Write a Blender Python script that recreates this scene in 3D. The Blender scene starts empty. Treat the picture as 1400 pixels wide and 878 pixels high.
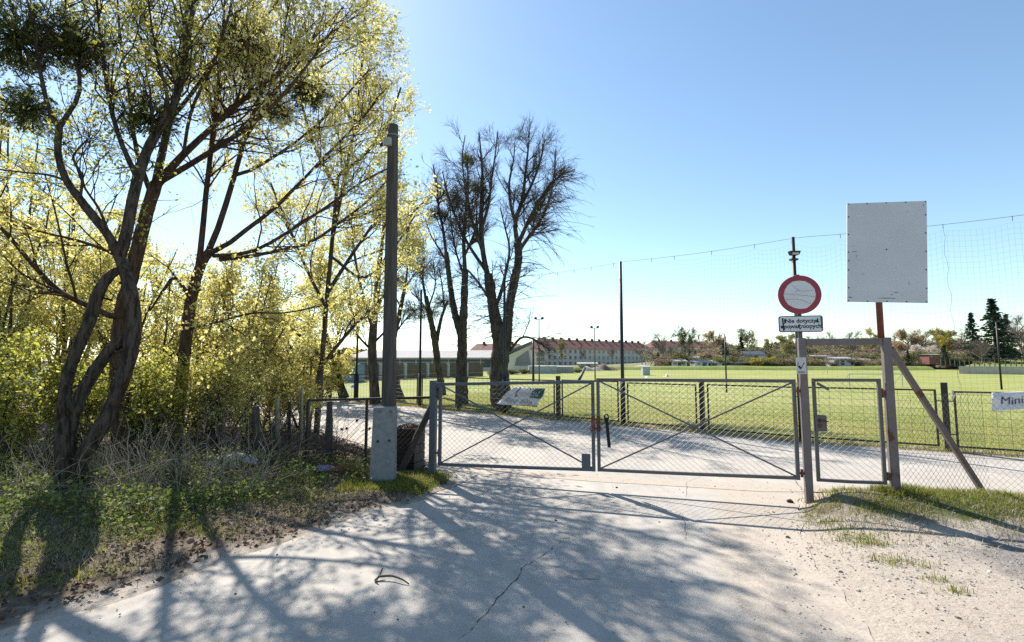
import bpy, math, random
import numpy as np
from mathutils import Vector
random.seed(7)
RNG = np.random.default_rng(11)
SC = bpy.context.scene
COL = SC.collection

# ------------------------------------------------------------------ camera
H = 1.8                      # eye height
FPX, CX, CY, HOR = 660.0, 700.0, 439.0, 494.0
TH = math.atan((HOR - CY) / FPX)
cam_d = bpy.data.cameras.new('camera')
cam = bpy.data.objects.new('camera', cam_d); COL.objects.link(cam)
cam_d.sensor_width = 36.0
cam_d.lens = 36.0 * FPX / 1400.0
cam_d.clip_start = 0.05
cam_d.clip_end = 3000
cam.location = (0, 0, H)
cam.rotation_euler = (math.pi / 2 + TH, 0, 0)
SC.camera = cam

# ------------------------------------------------------------------ light
SUN_AZ = math.radians(31.5)       # left of the view direction
SUN_EL = math.radians(44.0)
world = bpy.data.worlds.new('World'); SC.world = world
world.use_nodes = True
wn = world.node_tree.nodes; wl = world.node_tree.links
wn.clear()
sky = wn.new('ShaderNodeTexSky'); sky.sky_type = 'NISHITA'
sky.sun_disc = False
sky.sun_elevation = SUN_EL
sky.sun_rotation = -SUN_AZ
sky.altitude = 50
sky.air_density = 1.0
sky.dust_density = 0.25
sky.ozone_density = 1.0
bg = wn.new('ShaderNodeBackground'); bg.inputs['Strength'].default_value = 0.104
wo = wn.new('ShaderNodeOutputWorld')
tint = wn.new('ShaderNodeMix'); tint.data_type = 'RGBA'; tint.blend_type = 'MULTIPLY'; tint.inputs[0].default_value = 1.0; tint.inputs[7].default_value = (0.94, 1.02, 1.0, 1)
wl.new(sky.outputs['Color'], tint.inputs[6]); wl.new(tint.outputs[2], bg.inputs['Color']); wl.new(bg.outputs[0], wo.inputs['Surface'])
sun_d = bpy.data.lights.new('sun', 'SUN'); sun_d.energy = 5.0
sun_d.angle = math.radians(0.45); sun_d.color = (1.0, 0.94, 0.85)
sun = bpy.data.objects.new('sun', sun_d); COL.objects.link(sun)
to_sun = Vector((-math.sin(SUN_AZ) * math.cos(SUN_EL), math.cos(SUN_AZ) * math.cos(SUN_EL), math.sin(SUN_EL)))
sun.rotation_euler = to_sun.to_track_quat('Z', 'Y').to_euler()
SC.view_settings.view_transform = 'Standard'
SC.view_settings.look = 'None'
SC.view_settings.exposure = 0.95
SC.view_settings.gamma = 1.0
SC.view_settings.use_curve_mapping = False
SC.render.engine = 'CYCLES'
SC.cycles.use_denoising = False
SC.cycles.adaptive_threshold = 0.004
SC.cycles.max_bounces = 8
SC.cycles.diffuse_bounces = 4
SC.cycles.transmission_bounces = 6
SC.cycles.transparent_max_bounces = 8
SC.cycles.caustics_reflective = False
SC.cycles.caustics_refractive = False
SC.cycles.sample_clamp_indirect = 4.0

# ------------------------------------------------------------------ helpers
def P(px, py, Y):
    """the world point that stands Y metres ahead, seen in direction (px, py) of the 1400 px photograph"""
    u = (px - CX) / FPX; v = (CY - py) / FPX
    dy = math.cos(TH) - v * math.sin(TH); dz = math.sin(TH) + v * math.cos(TH)
    k = Y / dy
    return np.array((u * k, Y, H + dz * k))
def G(px, py, z=0.0):
    u = (px - CX) / FPX; v = (CY - py) / FPX
    dy = math.cos(TH) - v * math.sin(TH); dz = math.sin(TH) + v * math.cos(TH)
    k = (z - H) / dz
    return np.array((u * k, dy * k, z))
A = lambda *a: np.array(a, dtype=float)
def unit(v): v = np.asarray(v, float); return v / max(np.linalg.norm(v), 1e-9)
def lerp(a, b, t): return np.asarray(a, float) * (1 - t) + np.asarray(b, float) * t
def sstep(a, b, x):
    t = np.clip((x - a) / (b - a), 0, 1); return t * t * (3 - 2 * t)
def unitrows(a): return a / np.maximum(np.linalg.norm(a, axis=-1, keepdims=True), 1e-9)

class MB:
    def __init__(self): self.v = []; self.f = []; self.n = 0
    def add(self, V, F):
        V = np.asarray(V, float).reshape(-1, 3)
        if isinstance(F, np.ndarray): F = [F]
        for f in F:
            f = np.asarray(f, int)
            if f.ndim == 1: f = f[None]
            self.f.append(f + self.n)
        self.v.append(V); self.n += len(V)
    def boxax(self, c, ax, ay, az):
        c, ax, ay, az = (np.asarray(q, float) for q in (c, ax, ay, az))
        V = [c + i * ax + j * ay + k * az for k in (-1, 1) for j in (-1, 1) for i in (-1, 1)]
        F = np.array([[0, 2, 3, 1], [4, 5, 7, 6], [0, 1, 5, 4], [2, 6, 7, 3], [0, 4, 6, 2], [1, 3, 7, 5]])
        self.add(V, F)
    def box(self, x0, x1, y0, y1, z0, z1):
        self.boxax(((x0 + x1) / 2, (y0 + y1) / 2, (z0 + z1) / 2), ((x1 - x0) / 2, 0, 0), (0, (y1 - y0) / 2, 0), (0, 0, (z1 - z0) / 2))
    def bar(self, p0, p1, w, h, side=None):
        """rectangular bar; w along 'side', h perpendicular"""
        p0 = np.asarray(p0, float); p1 = np.asarray(p1, float); t = unit(p1 - p0)
        s = np.asarray(side if side is not None else GD, float)
        s = s - t * np.dot(s, t)
        if np.linalg.norm(s) < 1e-3: s = np.cross(t, (0, 0, 1.0))
        s = unit(s); n = np.cross(t, s)
        self.boxax((p0 + p1) / 2, s * w / 2, n * h / 2, (p1 - p0) / 2)
    def tubes(self, Pts, R, sides=4, cap=False, rough=0.0, rng=None):
        """batch of tubes; Pts (B,N,3), R (B,N)"""
        Pts = np.asarray(Pts, float); R = np.asarray(R, float)
        if Pts.ndim == 2: Pts = Pts[None]; R = R[None]
        B, N, _ = Pts.shape
        T = np.gradient(Pts, axis=1); T = unitrows(T)
        mean = unitrows(Pts[:, -1] - Pts[:, 0])
        ref = np.where(np.abs(mean[:, 2:3]) > 0.8, A(1, 0, 0)[None], A(0, 0, 1)[None])
        ref = np.repeat(ref[:, None], N, axis=1)
        S = unitrows(np.cross(T, ref)); U = np.cross(S, T)
        a = np.arange(sides) / sides * 2 * math.pi
        K = np.ones((B, N, sides))
        if rough:
            w = rng.normal(size=(B, N, sides)); w = 0.5 * w + 0.5 * np.roll(w, 1, axis=1); sl = rng.normal(size=(B, 1, sides)) * 0.9
            K = 1 + rough * (w * 0.55 + sl + 0.6 * np.sin(np.linspace(0, 9, N)[None, :, None] + rng.uniform(0, 6, (B, 1, sides)))); K = np.clip(K, 0.75, 1.3)
        V = Pts[:, :, None] + (R[:, :, None] * K)[..., None] * (np.cos(a)[None, None, :, None] * S[:, :, None] + np.sin(a)[None, None, :, None] * U[:, :, None])
        idx = np.arange(B * N * sides).reshape(B, N, sides)
        nx = np.roll(idx, -1, axis=2)
        F = np.stack([idx[:, :-1], nx[:, :-1], nx[:, 1:], idx[:, 1:]], axis=-1).reshape(-1, 4)
        fl = [F]
        if cap:
            fl.append(idx[:, -1, :].reshape(-1, sides)); fl.append(idx[:, 0, ::-1].reshape(-1, sides))
        self.add(V.reshape(-1, 3), fl)
    def tube(self, pts, r, sides=8, cap=True):
        pts = np.asarray(pts, float)
        r = np.full(len(pts), r, float) if np.isscalar(r) else np.asarray(r, float)
        self.tubes(pts[None], r[None], sides, cap)
    def wires(self, segs, r, sides=3):
        s = np.asarray(segs, float)
        if len(s): self.tubes(s, np.full(s.shape[:2], r), sides)
    def quads(self, V4):
        V4 = np.asarray(V4, float); B = len(V4)
        self.add(V4.reshape(-1, 3), np.arange(B * 4).reshape(B, 4))
    def poly(self, pts): self.add(pts, np.arange(len(pts)))
    def build(self, name, mat, parent=None, smooth=False, bevel=0):
        V = np.concatenate(self.v); off = loc_of(parent)
        return mk(name, V - off, self.f, mat, parent, smooth, bevel)

LOC = {}
def loc_of(p): return LOC.get(p.name, np.zeros(3)) if p is not None else np.zeros(3)
def mk(name, V, Fl, mat, parent=None, smooth=False, bevel=0):
    me = bpy.data.meshes.new(name)
    Fl = [f for f in Fl if len(f)]
    V = np.ascontiguousarray(V, dtype=np.float32)
    me.vertices.add(len(V)); me.vertices.foreach_set('co', V.ravel())
    loops = np.concatenate([f.ravel() for f in Fl]).astype(np.int32)
    tot = np.concatenate([np.full(len(f), f.shape[1]) for f in Fl]).astype(np.int32)
    st = np.concatenate([[0], np.cumsum(tot)[:-1]]).astype(np.int32)
    me.loops.add(len(loops)); me.loops.foreach_set('vertex_index', loops)
    me.polygons.add(len(tot)); me.polygons.foreach_set('loop_start', st)
    try: me.polygons.foreach_set('loop_total', tot)
    except Exception: pass
    me.polygons.foreach_set('use_smooth', np.full(len(tot), bool(smooth)))
    me.update(calc_edges=True); me.validate()
    if mat is not None: me.materials.append(mat)
    o = bpy.data.objects.new(name, me); COL.objects.link(o)
    if parent is not None: o.parent = parent; LOC[o.name] = loc_of(parent)   # children stay in the thing's frame
    if bevel:
        b = o.modifiers.new('edge', 'BEVEL'); b.width = bevel; b.segments = 2; b.limit_method = 'ANGLE'
    return o
def tag(o, label=None, cat=None, group=None, kind=None):
    if label: o['label'] = label
    if cat: o['category'] = cat
    if group: o['group'] = group
    if kind: o['kind'] = kind
    return o
def thing(name, label, cat, loc=(0, 0, 0), group=None):
    o = bpy.data.objects.new(name, None); COL.objects.link(o)
    o.location = loc; LOC[o.name] = np.asarray(loc, float); o.empty_display_size = 0.2
    return tag(o, label, cat, group)
def dup(root, loc, rz=0.0, sc=1.0, label=None, cat=None, group=None):
    r = root.copy(); COL.objects.link(r); r.location = tuple(loc); r.rotation_euler = (0, 0, rz)
    r.scale = (sc, sc, sc) if np.isscalar(sc) else tuple(sc)
    tag(r, label, cat, group)
    for ch in root.children:
        c = ch.copy(); COL.objects.link(c); c.parent = r
        for g in ch.children:
            d = g.copy(); COL.objects.link(d); d.parent = c
    return r
def attr(o, name, vals):
    a = o.data.attributes.new(name, 'FLOAT', 'POINT'); a.data.foreach_set('value', np.asarray(vals, np.float32))

# ------------------------------------------------------------------ materials
def nt(name):
    m = bpy.data.materials.new(name); m.use_nodes = True
    t = m.node_tree; t.nodes.clear()
    out = t.nodes.new('ShaderNodeOutputMaterial')
    return m, t, out
def N(t, typ, **kw):
    n = t.nodes.new(typ)
    for k, v in kw.items():
        if k.startswith('i_'):
            key = k[2:].replace('_', ' ')
            n.inputs[int(key) if key.isdigit() else key].default_value = v
        else: setattr(n, k, v)
    return n
def ramp(t, fac, stops):
    r = t.nodes.new('ShaderNodeValToRGB'); e = r.color_ramp.elements
    while len(e) < len(stops): e.new(0.5)
    for el, (p, c) in zip(e, stops): el.position = p; el.color = (*c, 1) if len(c) == 3 else c
    t.links.new(fac, r.inputs[0]); return r.outputs[0]
def noise(t, scale, detail=4, rough=0.6, co=None, dist=0.0):
    n = N(t, 'ShaderNodeTexNoise'); n.inputs['Scale'].default_value = scale
    n.inputs['Detail'].default_value = detail; n.inputs['Roughness'].default_value = rough; n.inputs['Distortion'].default_value = dist
    if co is not None: t.links.new(co, n.inputs['Vector'])
    return n.outputs['Fac']
def geo(t): return t.nodes.new('ShaderNodeNewGeometry')
def mixc(t, fac, a, b, mode='MIX'):
    m = N(t, 'ShaderNodeMix', data_type='RGBA', blend_type=mode)
    for sock, val in ((0, fac), (6, a), (7, b)):
        if isinstance(val, (int, float)): m.inputs[sock].default_value = val
        elif isinstance(val, tuple): m.inputs[sock].default_value = (*val, 1) if len(val) == 3 else val
        else: t.links.new(val, m.inputs[sock])
    return m.outputs[2]
def math_(t, op, a, b=None):
    m = N(t, 'ShaderNodeMath', operation=op)
    for i, v in enumerate((a, b)):
        if v is None: continue
        if isinstance(v, (int, float)): m.inputs[i].default_value = v
        else: t.links.new(v, m.inputs[i])
    return m.outputs[0]
def mrange(t, v, a, b, c=0, d=1):
    m = N(t, 'ShaderNodeMapRange'); t.links.new(v, m.inputs[0])
    for i, x in enumerate((a, b, c, d)): m.inputs[i + 1].default_value = x
    return m.outputs[0]
def bsdf(t, out, col, rough=0.8, metal=0.0, bump=None, bstr=0.3, bdist=0.01, spec=0.3):
    b = t.nodes.new('ShaderNodeBsdfPrincipled')
    if isinstance(col, tuple): b.inputs['Base Color'].default_value = (*col, 1)
    else: t.links.new(col, b.inputs['Base Color'])
    if isinstance(rough, (int, float)): b.inputs['Roughness'].default_value = rough
    else: t.links.new(rough, b.inputs['Roughness'])
    b.inputs['Metallic'].default_value = metal
    b.inputs['Specular IOR Level'].default_value = spec
    if bump is not None:
        bp = N(t, 'ShaderNodeBump'); bp.inputs['Strength'].default_value = bstr; bp.inputs['Distance'].default_value = bdist
        t.links.new(bump, bp.inputs['Height']); t.links.new(bp.outputs[0], b.inputs['Normal'])
    t.links.new(b.outputs[0], out.inputs[0]); return b
def plain(name, c1, c2=None, scale=6.0, rough=0.8, metal=0.0, spec=0.3, bstr=0.2, bdist=0.01, detail=5, p=(0.35, 0.68), c3=None, stretch=None, island=0.0):
    m, t, out = nt(name)
    tc = N(t, 'ShaderNodeTexCoord'); co = tc.outputs['Object']
    if stretch:
        mp = N(t, 'ShaderNodeMapping'); mp.inputs['Scale'].default_value = stretch; t.links.new(co, mp.inputs[0]); co = mp.outputs[0]
    n = noise(t, scale, detail, 0.65, co)
    stops = [(p[0], c1), (p[1], c2 or tuple(x * 0.75 for x in c1))]
    if c3: stops.append((min(p[1] + 0.12, 1), c3))
    col = ramp(t, n, stops)
    if island:
        gi = geo(t); r = mrange(t, gi.outputs['Random Per Island'], 0, 1, 1 - island, 1 + island)
        hsv = N(t, 'ShaderNodeHueSaturation'); t.links.new(r, hsv.inputs['Value']); t.links.new(col, hsv.inputs['Color']); col = hsv.outputs[0]
    bsdf(t, out, col, rough, metal, n, bstr, bdist, spec)
    return m
def leafmat(name, cols, trans=0.5, rough=0.6, tboost=1.5):
    m, t, out = nt(name)
    g = geo(t)
    n = noise(t, 1.3, 2, 0.5, g.outputs['Position'])
    r = math_(t, 'ADD', math_(t, 'MULTIPLY', g.outputs['Random Per Island'], 0.65), math_(t, 'MULTIPLY', n, 0.4))
    k = len(cols); col = ramp(t, r, [(0.1 + 0.8 * i / max(k - 1, 1), c) for i, c in enumerate(cols)])
    d = N(t, 'ShaderNodeBsdfPrincipled'); d.inputs['Roughness'].default_value = rough; d.inputs['Specular IOR Level'].default_value = 0.25
    t.links.new(col, d.inputs['Base Color'])
    tr = N(t, 'ShaderNodeBsdfTranslucent')
    tc = mixc(t, 1.0, col, (tboost, tboost * 0.98, tboost * 0.72), 'MULTIPLY'); t.links.new(tc, tr.inputs['Color'])
    mx = N(t, 'ShaderNodeMixShader'); mx.inputs[0].default_value = trans
    t.links.new(d.outputs[0], mx.inputs[1]); t.links.new(tr.outputs[0], mx.inputs[2]); t.links.new(mx.outputs[0], out.inputs[0])
    return m
def bark(name, c1, c2, scale=9):
    m, t, out = nt(name)
    tc = N(t, 'ShaderNodeTexCoord')
    mp = N(t, 'ShaderNodeMapping'); mp.inputs['Scale'].default_value = (1, 1, 0.22); t.links.new(tc.outputs['Object'], mp.inputs[0])
    n = noise(t, scale * 2.2, 6, 0.7, mp.outputs[0], 0.4); n2 = noise(t, 1.7, 3, 0.5, tc.outputs['Object'])
    col = mixc(t, math_(t, 'MULTIPLY', n2, 0.5), ramp(t, n, [(0.42, c1), (0.56, c2)]), tuple(x * 0.6 for x in c1))
    bsdf(t, out, col, 0.9, 0, n, 1.0, 0.06, 0.15)
    return m

M = {}
# painted steel with rust where noise says so
def steel(name, c, rust=0.5, c2=None, rscale=3.0):
    m, t, out = nt(name)
    tc = N(t, 'ShaderNodeTexCoord'); co = tc.outputs['Object']
    n1 = noise(t, rscale, 6, 0.7, co); n2 = noise(t, 40, 3, 0.6, co)
    paint = ramp(t, noise(t, 5, 3, 0.5, co), [(0.3, c), (0.7, c2 or tuple(x * 0.82 for x in c))])
    k = math_(t, 'ADD', n1, math_(t, 'MULTIPLY', n2, 0.18))
    msk = mrange(t, k, 0.82 - rust * 0.3, 0.88 - rust * 0.3)
    col = mixc(t, msk, paint, (0.11, 0.045, 0.025))
    bsdf(t, out, col, mrange(t, msk, 0, 1, 0.5, 0.9), 0.0, k, 0.15, 0.004, 0.4)
    return m
M['gate'] = steel('gate_paint', (0.105, 0.098, 0.098), 0.45)
M['gate_blue'] = steel('gate_post_paint', (0.085, 0.10, 0.12), 0.3)
M['portal'] = steel('portal_paint', (0.155, 0.13, 0.13), 0.5, (0.12, 0.095, 0.095), 2.0)
M['rust'] = steel('rust', (0.20, 0.06, 0.035), 0.9)
M['redpost'] = plain('red_post', (0.17, 0.045, 0.03), (0.10, 0.028, 0.02), 8, 0.55, spec=0.4)
M['black'] = plain('black_paint', (0.012, 0.013, 0.015), (0.02, 0.018, 0.016), 8, 0.5, spec=0.4)
M['green_pole'] = plain('dark_green_paint', (0.012, 0.028, 0.026), (0.02, 0.03, 0.03), 6, 0.5, spec=0.4)
M['galv'] = plain('galvanised_wire', (0.20, 0.19, 0.18), (0.10, 0.08, 0.07), 3, 0.5, metal=0.3, spec=0.4)
M['wire_dark'] = plain('dark_wire', (0.06, 0.045, 0.04), (0.12, 0.1, 0.09), 2, 0.6, spec=0.3)
M['net'] = plain('net_twine', (0.04, 0.075, 0.085), (0.06, 0.09, 0.10), 2, 0.8)
M['white'] = plain('white_enamel', (0.60, 0.61, 0.63), (0.52, 0.53, 0.55), 4, 0.4, spec=0.5, bstr=0.02)
M['board'] = plain('grey_board', (0.52, 0.53, 0.56), (0.46, 0.47, 0.50), 2.2, 0.45, spec=0.45, bstr=0.05)
M['red'] = plain('sign_red', (0.30, 0.012, 0.03), (0.22, 0.01, 0.025), 5, 0.4, spec=0.5)
M['print_black'] = plain('black_print', (0.008, 0.008, 0.01), (0.012, 0.012, 0.012), 5, 0.6)
M['concrete'] = plain('concrete', (0.235, 0.24, 0.245), (0.16, 0.165, 0.17), 16, 0.85, bstr=0.35, bdist=0.006, detail=8)
M['oldwood'] = plain('weathered_wood', (0.10, 0.086, 0.075), (0.042, 0.036, 0.032), 5, 0.85, bstr=0.6, bdist=0.01, stretch=(6, 6, 0.35))
M['stakewood'] = plain('stake_wood', (0.36, 0.32, 0.22), (0.22, 0.19, 0.12), 6, 0.85, bstr=0.3, stretch=(6, 6, 0.5))
M['darkwood'] = plain('dark_wood', (0.045, 0.032, 0.025), (0.025, 0.018, 0.014), 8, 0.85, bstr=0.5)
M['bark_dark'] = bark('dark_bark', (0.036, 0.027, 0.021), (0.135, 0.105, 0.083))
M['bark_brown'] = bark('brown_bark', (0.06, 0.037, 0.026), (0.15, 0.095, 0.066))
M['bark_grey'] = bark('grey_bark', (0.05, 0.04, 0.033), (0.13, 0.108, 0.09), 5)
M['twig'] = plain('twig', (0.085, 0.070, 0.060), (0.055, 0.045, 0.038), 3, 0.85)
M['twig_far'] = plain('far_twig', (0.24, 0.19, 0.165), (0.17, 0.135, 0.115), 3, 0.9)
M['leaf_yellow'] = leafmat('young_leaf', [(0.33, 0.31, 0.085), (0.55, 0.50, 0.20), (0.74, 0.68, 0.42)], 0.6, tboost=1.25)
M['leaf_green'] = leafmat('green_leaf', [(0.15, 0.20, 0.04), (0.34, 0.34, 0.07), (0.58, 0.53, 0.18)], 0.55, tboost=1.4)
M['leaf_shrub'] = leafmat('shrub_leaf', [(0.28, 0.28, 0.07), (0.52, 0.48, 0.17), (0.74, 0.67, 0.38)], 0.6, tboost=1.3)
M['mistletoe'] = leafmat('mistletoe_leaf', [(0.05, 0.065, 0.02), (0.09, 0.11, 0.035), (0.14, 0.15, 0.06)], 0.4)
M['nest'] = plain('nest_twig', (0.19, 0.135, 0.105), (0.12, 0.085, 0.065), 4, 0.9, island=0.4)
M['ivy'] = leafmat('ground_leaf', [(0.05, 0.075, 0.02), (0.10, 0.14, 0.04), (0.22, 0.24, 0.09)], 0.4)
M['grass'] = leafmat('verge_grass', [(0.09, 0.12, 0.02), (0.17, 0.20, 0.03), (0.34, 0.29, 0.11)], 0.4, tboost=1.4)
M['lawn'] = leafmat('lawn_blade', [(0.20, 0.22, 0.055), (0.29, 0.285, 0.09), (0.40, 0.35, 0.155)], 0.45, tboost=1.3)
M['straw'] = plain('dry_stalk', (0.34, 0.29, 0.22), (0.22, 0.18, 0.13), 3, 0.9, island=0.35)
M['litter'] = plain('dead_leaf', (0.20, 0.13, 0.085), (0.12, 0.075, 0.05), 5, 0.85, island=0.6)
M['stone'] = plain('stone_chip', (0.34, 0.31, 0.29), (0.2, 0.185, 0.175), 9, 0.85, island=0.5)

# ------------------------------------------------------------------ layout lines
GD = unit(A(1, -0.281, 0))                    # direction of the gate line
GN = unit(A(0.281, 1, 0))                     # away from the camera
def gl(x): return A(x, 7.32 - 0.281 * x, 0)   # point of the gate line
FENCE = [A(-13.86, 27.55), A(-10.46, 24.8), A(-7.06, 22.05), A(-3.66, 19.3), A(-0.26, 16.55), A(3.14, 13.8), A(6.54, 11.05), A(10.95, 8.65), A(15.4, 6.2)]
# ------------------------------------------------------------------ road, path
def resample(poly, n):
    poly = np.asarray(poly, float); d = np.concatenate([[0], np.cumsum(np.linalg.norm(np.diff(poly, axis=0), axis=1))])
    s = np.linspace(0, d[-1], n); return np.stack([np.interp(s, d, poly[:, k]) for k in range(poly.shape[1])], 1)
def catmull(pts, n):
    pts = np.asarray(pts, float); k = len(pts)
    if k == 2: return np.stack([pts[0] * (1 - t) + pts[1] * t for t in np.linspace(0, 1, n)])
    ext = np.vstack([2 * pts[0] - pts[1], pts, 2 * pts[-1] - pts[-2]])
    out = []
    for s in np.linspace(0, k - 1 - 1e-6, n):
        i = int(s); t = s - i; p0, p1, p2, p3 = ext[i:i + 4]
        out.append(0.5 * (2 * p1 + (p2 - p0) * t + (2 * p0 - 5 * p1 + 4 * p2 - p3) * t * t + (3 * p1 - p0 - 3 * p2 + p3) * t ** 3))
    return np.array(out)
roadL = [A(-11, -6), A(-6.4, -0.5)] + [G(*q)[:2] for q in ((0, 862), (130, 832), (260, 786), (380, 747), (500, 704), (575, 684), (630, 660))] + [A(-0.93, 7.9), A(-1.5, 9.0)]
roadR = [A(2.2, -6), A(2.3, -0.5), A(2.35, 2.6), A(2.5, 3.6), A(2.7, 4.4), A(3.0, 5.2), A(3.4, 6.0), A(3.62, 6.4), A(4.0, 7.0), A(4.6, 7.6)]
rl = resample(roadL, 160); rr_ = resample(roadR, 160)
def wig(n, amp, k, seed):
    r = np.random.default_rng(seed); x = np.linspace(0, 1, n); y = np.zeros(n)
    for j in range(1, k): y += r.normal() / j ** 0.7 * np.sin(x * j * 6.283 + r.uniform(0, 6.28))
    return y / max(np.abs(y).max(), 1e-6) * amp
rl[:, 0] += wig(160, 0.10, 40, 1); rr_[:, 0] += wig(160, 0.16, 30, 2)
pathN = [A(-19, 25.5), A(-9.5, 17.0), A(-5.2, 12.9), A(-2.6, 10.0), A(-1.3, 8.7), A(-0.6, 8.0), A(1.5, 7.4), A(3.5, 6.9), A(5.0, 6.75), A(6.5, 6.7), A(8.5, 6.2), A(13, 3.8), A(17, 1.5)]
pn = resample(pathN, 160); pn[:, 1] += wig(160, 0.12, 40, 3)
off = unit(A(-2.75, -3.4)) * 0.22
pf = resample([q + off for q in FENCE], 160); pf = np.vstack([[-17.5, 30.3], pf[8:]]); pf = resample(pf, 160); pf[:, 1] += wig(160, 0.05, 50, 4)

def seg_sd(px, py, poly):
    """signed distance (negative inside) from points to a closed polygon"""
    n = len(poly); d2 = np.full(px.shape, 1e9); ins = np.zeros(px.shape, bool)
    for i in range(n):
        ax, ay = poly[i]; bx, by = poly[(i + 1) % n]
        ex, ey = bx - ax, by - ay; L = ex * ex + ey * ey + 1e-12
        t = np.clip(((px - ax) * ex + (py - ay) * ey) / L, 0, 1)
        d2 = np.minimum(d2, (px - ax - t * ex) ** 2 + (py - ay - t * ey) ** 2)
        c = (ay > py) != (by > py)
        xi = ax + (py - ay) / (by - ay + 1e-12) * ex
        ins ^= c & (px < xi)
    d = np.sqrt(d2); return np.where(ins, -d, d)
ROADPOLY = np.vstack([rl[::4], rr_[::-4]]); PATHPOLY = np.vstack([pn[::4], pf[::-4]])
_fx = np.array(FENCE)
def fside(x, y):
    """positive beyond the fence line"""
    out = np.full(np.shape(x), -1e9)
    best = np.full(np.shape(x), 1e9)
    for i in range(len(_fx) - 1):
        a, b = _fx[i], _fx[i + 1]; e = b - a; L = e @ e
        t = ((x - a[0]) * e[0] + (y - a[1]) * e[1]) / L
        tc = np.clip(t, 0 if i else -50, 1 if i < len(_fx) - 2 else 50)
        dx = x - a[0] - tc * e[0]; dy = y - a[1] - tc * e[1]; d = np.hypot(dx, dy)
        s = e[0] * dy - e[1] * dx
        m = d < best; best = np.where(m, d, best); out = np.where(m, np.sign(s) * d, out)
    return out
_r = np.random.default_rng(5)
_bk = [(_r.uniform(0.6, 6) * np.array([math.cos(a), math.sin(a)]), _r.uniform(0, 6.28)) for a in _r.uniform(0, 6.28, 22)]
def bumps(x, y):
    z = 0
    for k, ph in _bk: z = z + np.sin(k[0] * x + k[1] * y + ph) / (1.0 + 0.35 * np.hypot(*k))
    return z / 6
def hard(x, y): return np.minimum(seg_sd(x, y, ROADPOLY), seg_sd(x, y, PATHPOLY))
def gz(x, y, sd=None):
    x = np.asarray(x, float); y = np.asarray(y, float)
    s = hard(x, y) if sd is None else sd
    z = sstep(0.0, 0.45, s) * 0.035 + np.where(x < 0.5, sstep(0.1, 3.0, s) * 0.16, 0)
    z = z + sstep(0, 0.7, s) * 0.16 * np.exp(-((x - 5.0) / 1.5) ** 2 - ((y - 6.0) / 0.75) ** 2) * (x > 2)
    z = z + sstep(0, 0.5, s) * 0.10 * np.exp(-((x - 3.85) / 0.5) ** 2 - ((y - 6.2) / 0.4) ** 2)
    z = z + sstep(0.05, 0.5, s) * np.where(x < 0, 0.075, 0.04) * bumps(x, y)
    return np.where(s < 0, 0.0, z)
gzs = lambda x, y: float(gz(np.array([x]), np.array([y]))[0])

def strip(a, b, n, name, mat, z, zfun=None):
    V = []
    for t in np.linspace(0, 1, n): V.append(np.column_stack([a * (1 - t) + b * t, np.full(len(a), z)]))
    V = np.stack(V, 1); R, Cn = V.shape[:2]
    idx = np.arange(R * Cn).reshape(R, Cn)
    F = np.stack([idx[:-1, :-1], idx[:-1, 1:], idx[1:, 1:], idx[1:, :-1]], -1).reshape(-1, 4)
    V = V.reshape(-1, 3)
    if zfun is not None: V[:, 2] += zfun(V[:, 0], V[:, 1])
    return mk(name, V, [F], mat, None, True), V

def roadmat(name, dust_attr=True):
    m, t, out = nt(name)
    g = geo(t); co = g.outputs['Position']
    fine = noise(t, 95, 4, 0.8, co); mid = noise(t, 6, 6, 0.65, co); big = noise(t, 0.8, 4, 0.6, co, 0.5)
    c = ramp(t, mid, [(0.28, (0.31, 0.285, 0.255)), (0.5, (0.375, 0.345, 0.31)), (0.75, (0.43, 0.397, 0.355))])
    c = mixc(t, mrange(t, big, 0.42, 0.66), c, (0.43, 0.397, 0.352))
    # aggregate specks
    v = N(t, 'ShaderNodeTexVoronoi'); v.inputs['Scale'].default_value = 120; t.links.new(co, v.inputs['Vector'])
    sp = mrange(t, v.outputs['Distance'], 0.10, 0.28, 0.42, 1.0)
    spm = mrange(t, fine, 0.45, 0.6)
    c = mixc(t, math_(t, 'MULTIPLY', spm, 0.5), c, mixc(t, 1.0, c, sp, 'MULTIPLY'))
    mpt = N(t, 'ShaderNodeMapping'); mpt.inputs['Rotation'].default_value = (0, 0, 0.42); mpt.inputs['Scale'].default_value = (2.6, 0.16, 1); t.links.new(co, mpt.inputs[0])
    trk = noise(t, 1.4, 5, 0.6, mpt.outputs[0])
    c = mixc(t, mrange(t, trk, 0.48, 0.66, 0, 0.5), c, (0.31, 0.288, 0.262))
    # dark stains
    st = noise(t, 1.9, 5, 0.7, co, 1.0)
    c = mixc(t, mrange(t, st, 0.57, 0.72, 0, 0.55), c, (0.22, 0.205, 0.19))
    at = N(t, 'ShaderNodeAttribute'); at.attribute_name = 'dust'
    dm = math_(t, 'ADD', at.outputs['Fac'], math_(t, 'MULTIPLY', math_(t, 'SUBTRACT', noise(t, 3.2, 6, 0.7, co), 0.5), 1.1))
    sand = ramp(t, noise(t, 42, 6, 0.75, co), [(0.28, (0.19, 0.155, 0.125)), (0.42, (0.36, 0.31, 0.26)), (0.56, (0.43, 0.375, 0.315)), (0.75, (0.50, 0.44, 0.37))])
    sand = mixc(t, mrange(t, noise(t, 7, 8, 0.72, co), 0.52, 0.68, 0, 0.55), sand, (0.27, 0.225, 0.18))
    c = mixc(t, mrange(t, dm, 0.35, 0.75), c, sand)
    h = math_(t, 'ADD', math_(t, 'MULTIPLY', fine, 0.6), math_(t, 'MULTIPLY', noise(t, 22, 4, 0.7, co), 0.6))
    bsdf(t, out, c, 0.88, 0, h, 0.32, 0.010, 0.25)
    return m
M['road'] = roadmat('dusty_asphalt')
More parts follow.
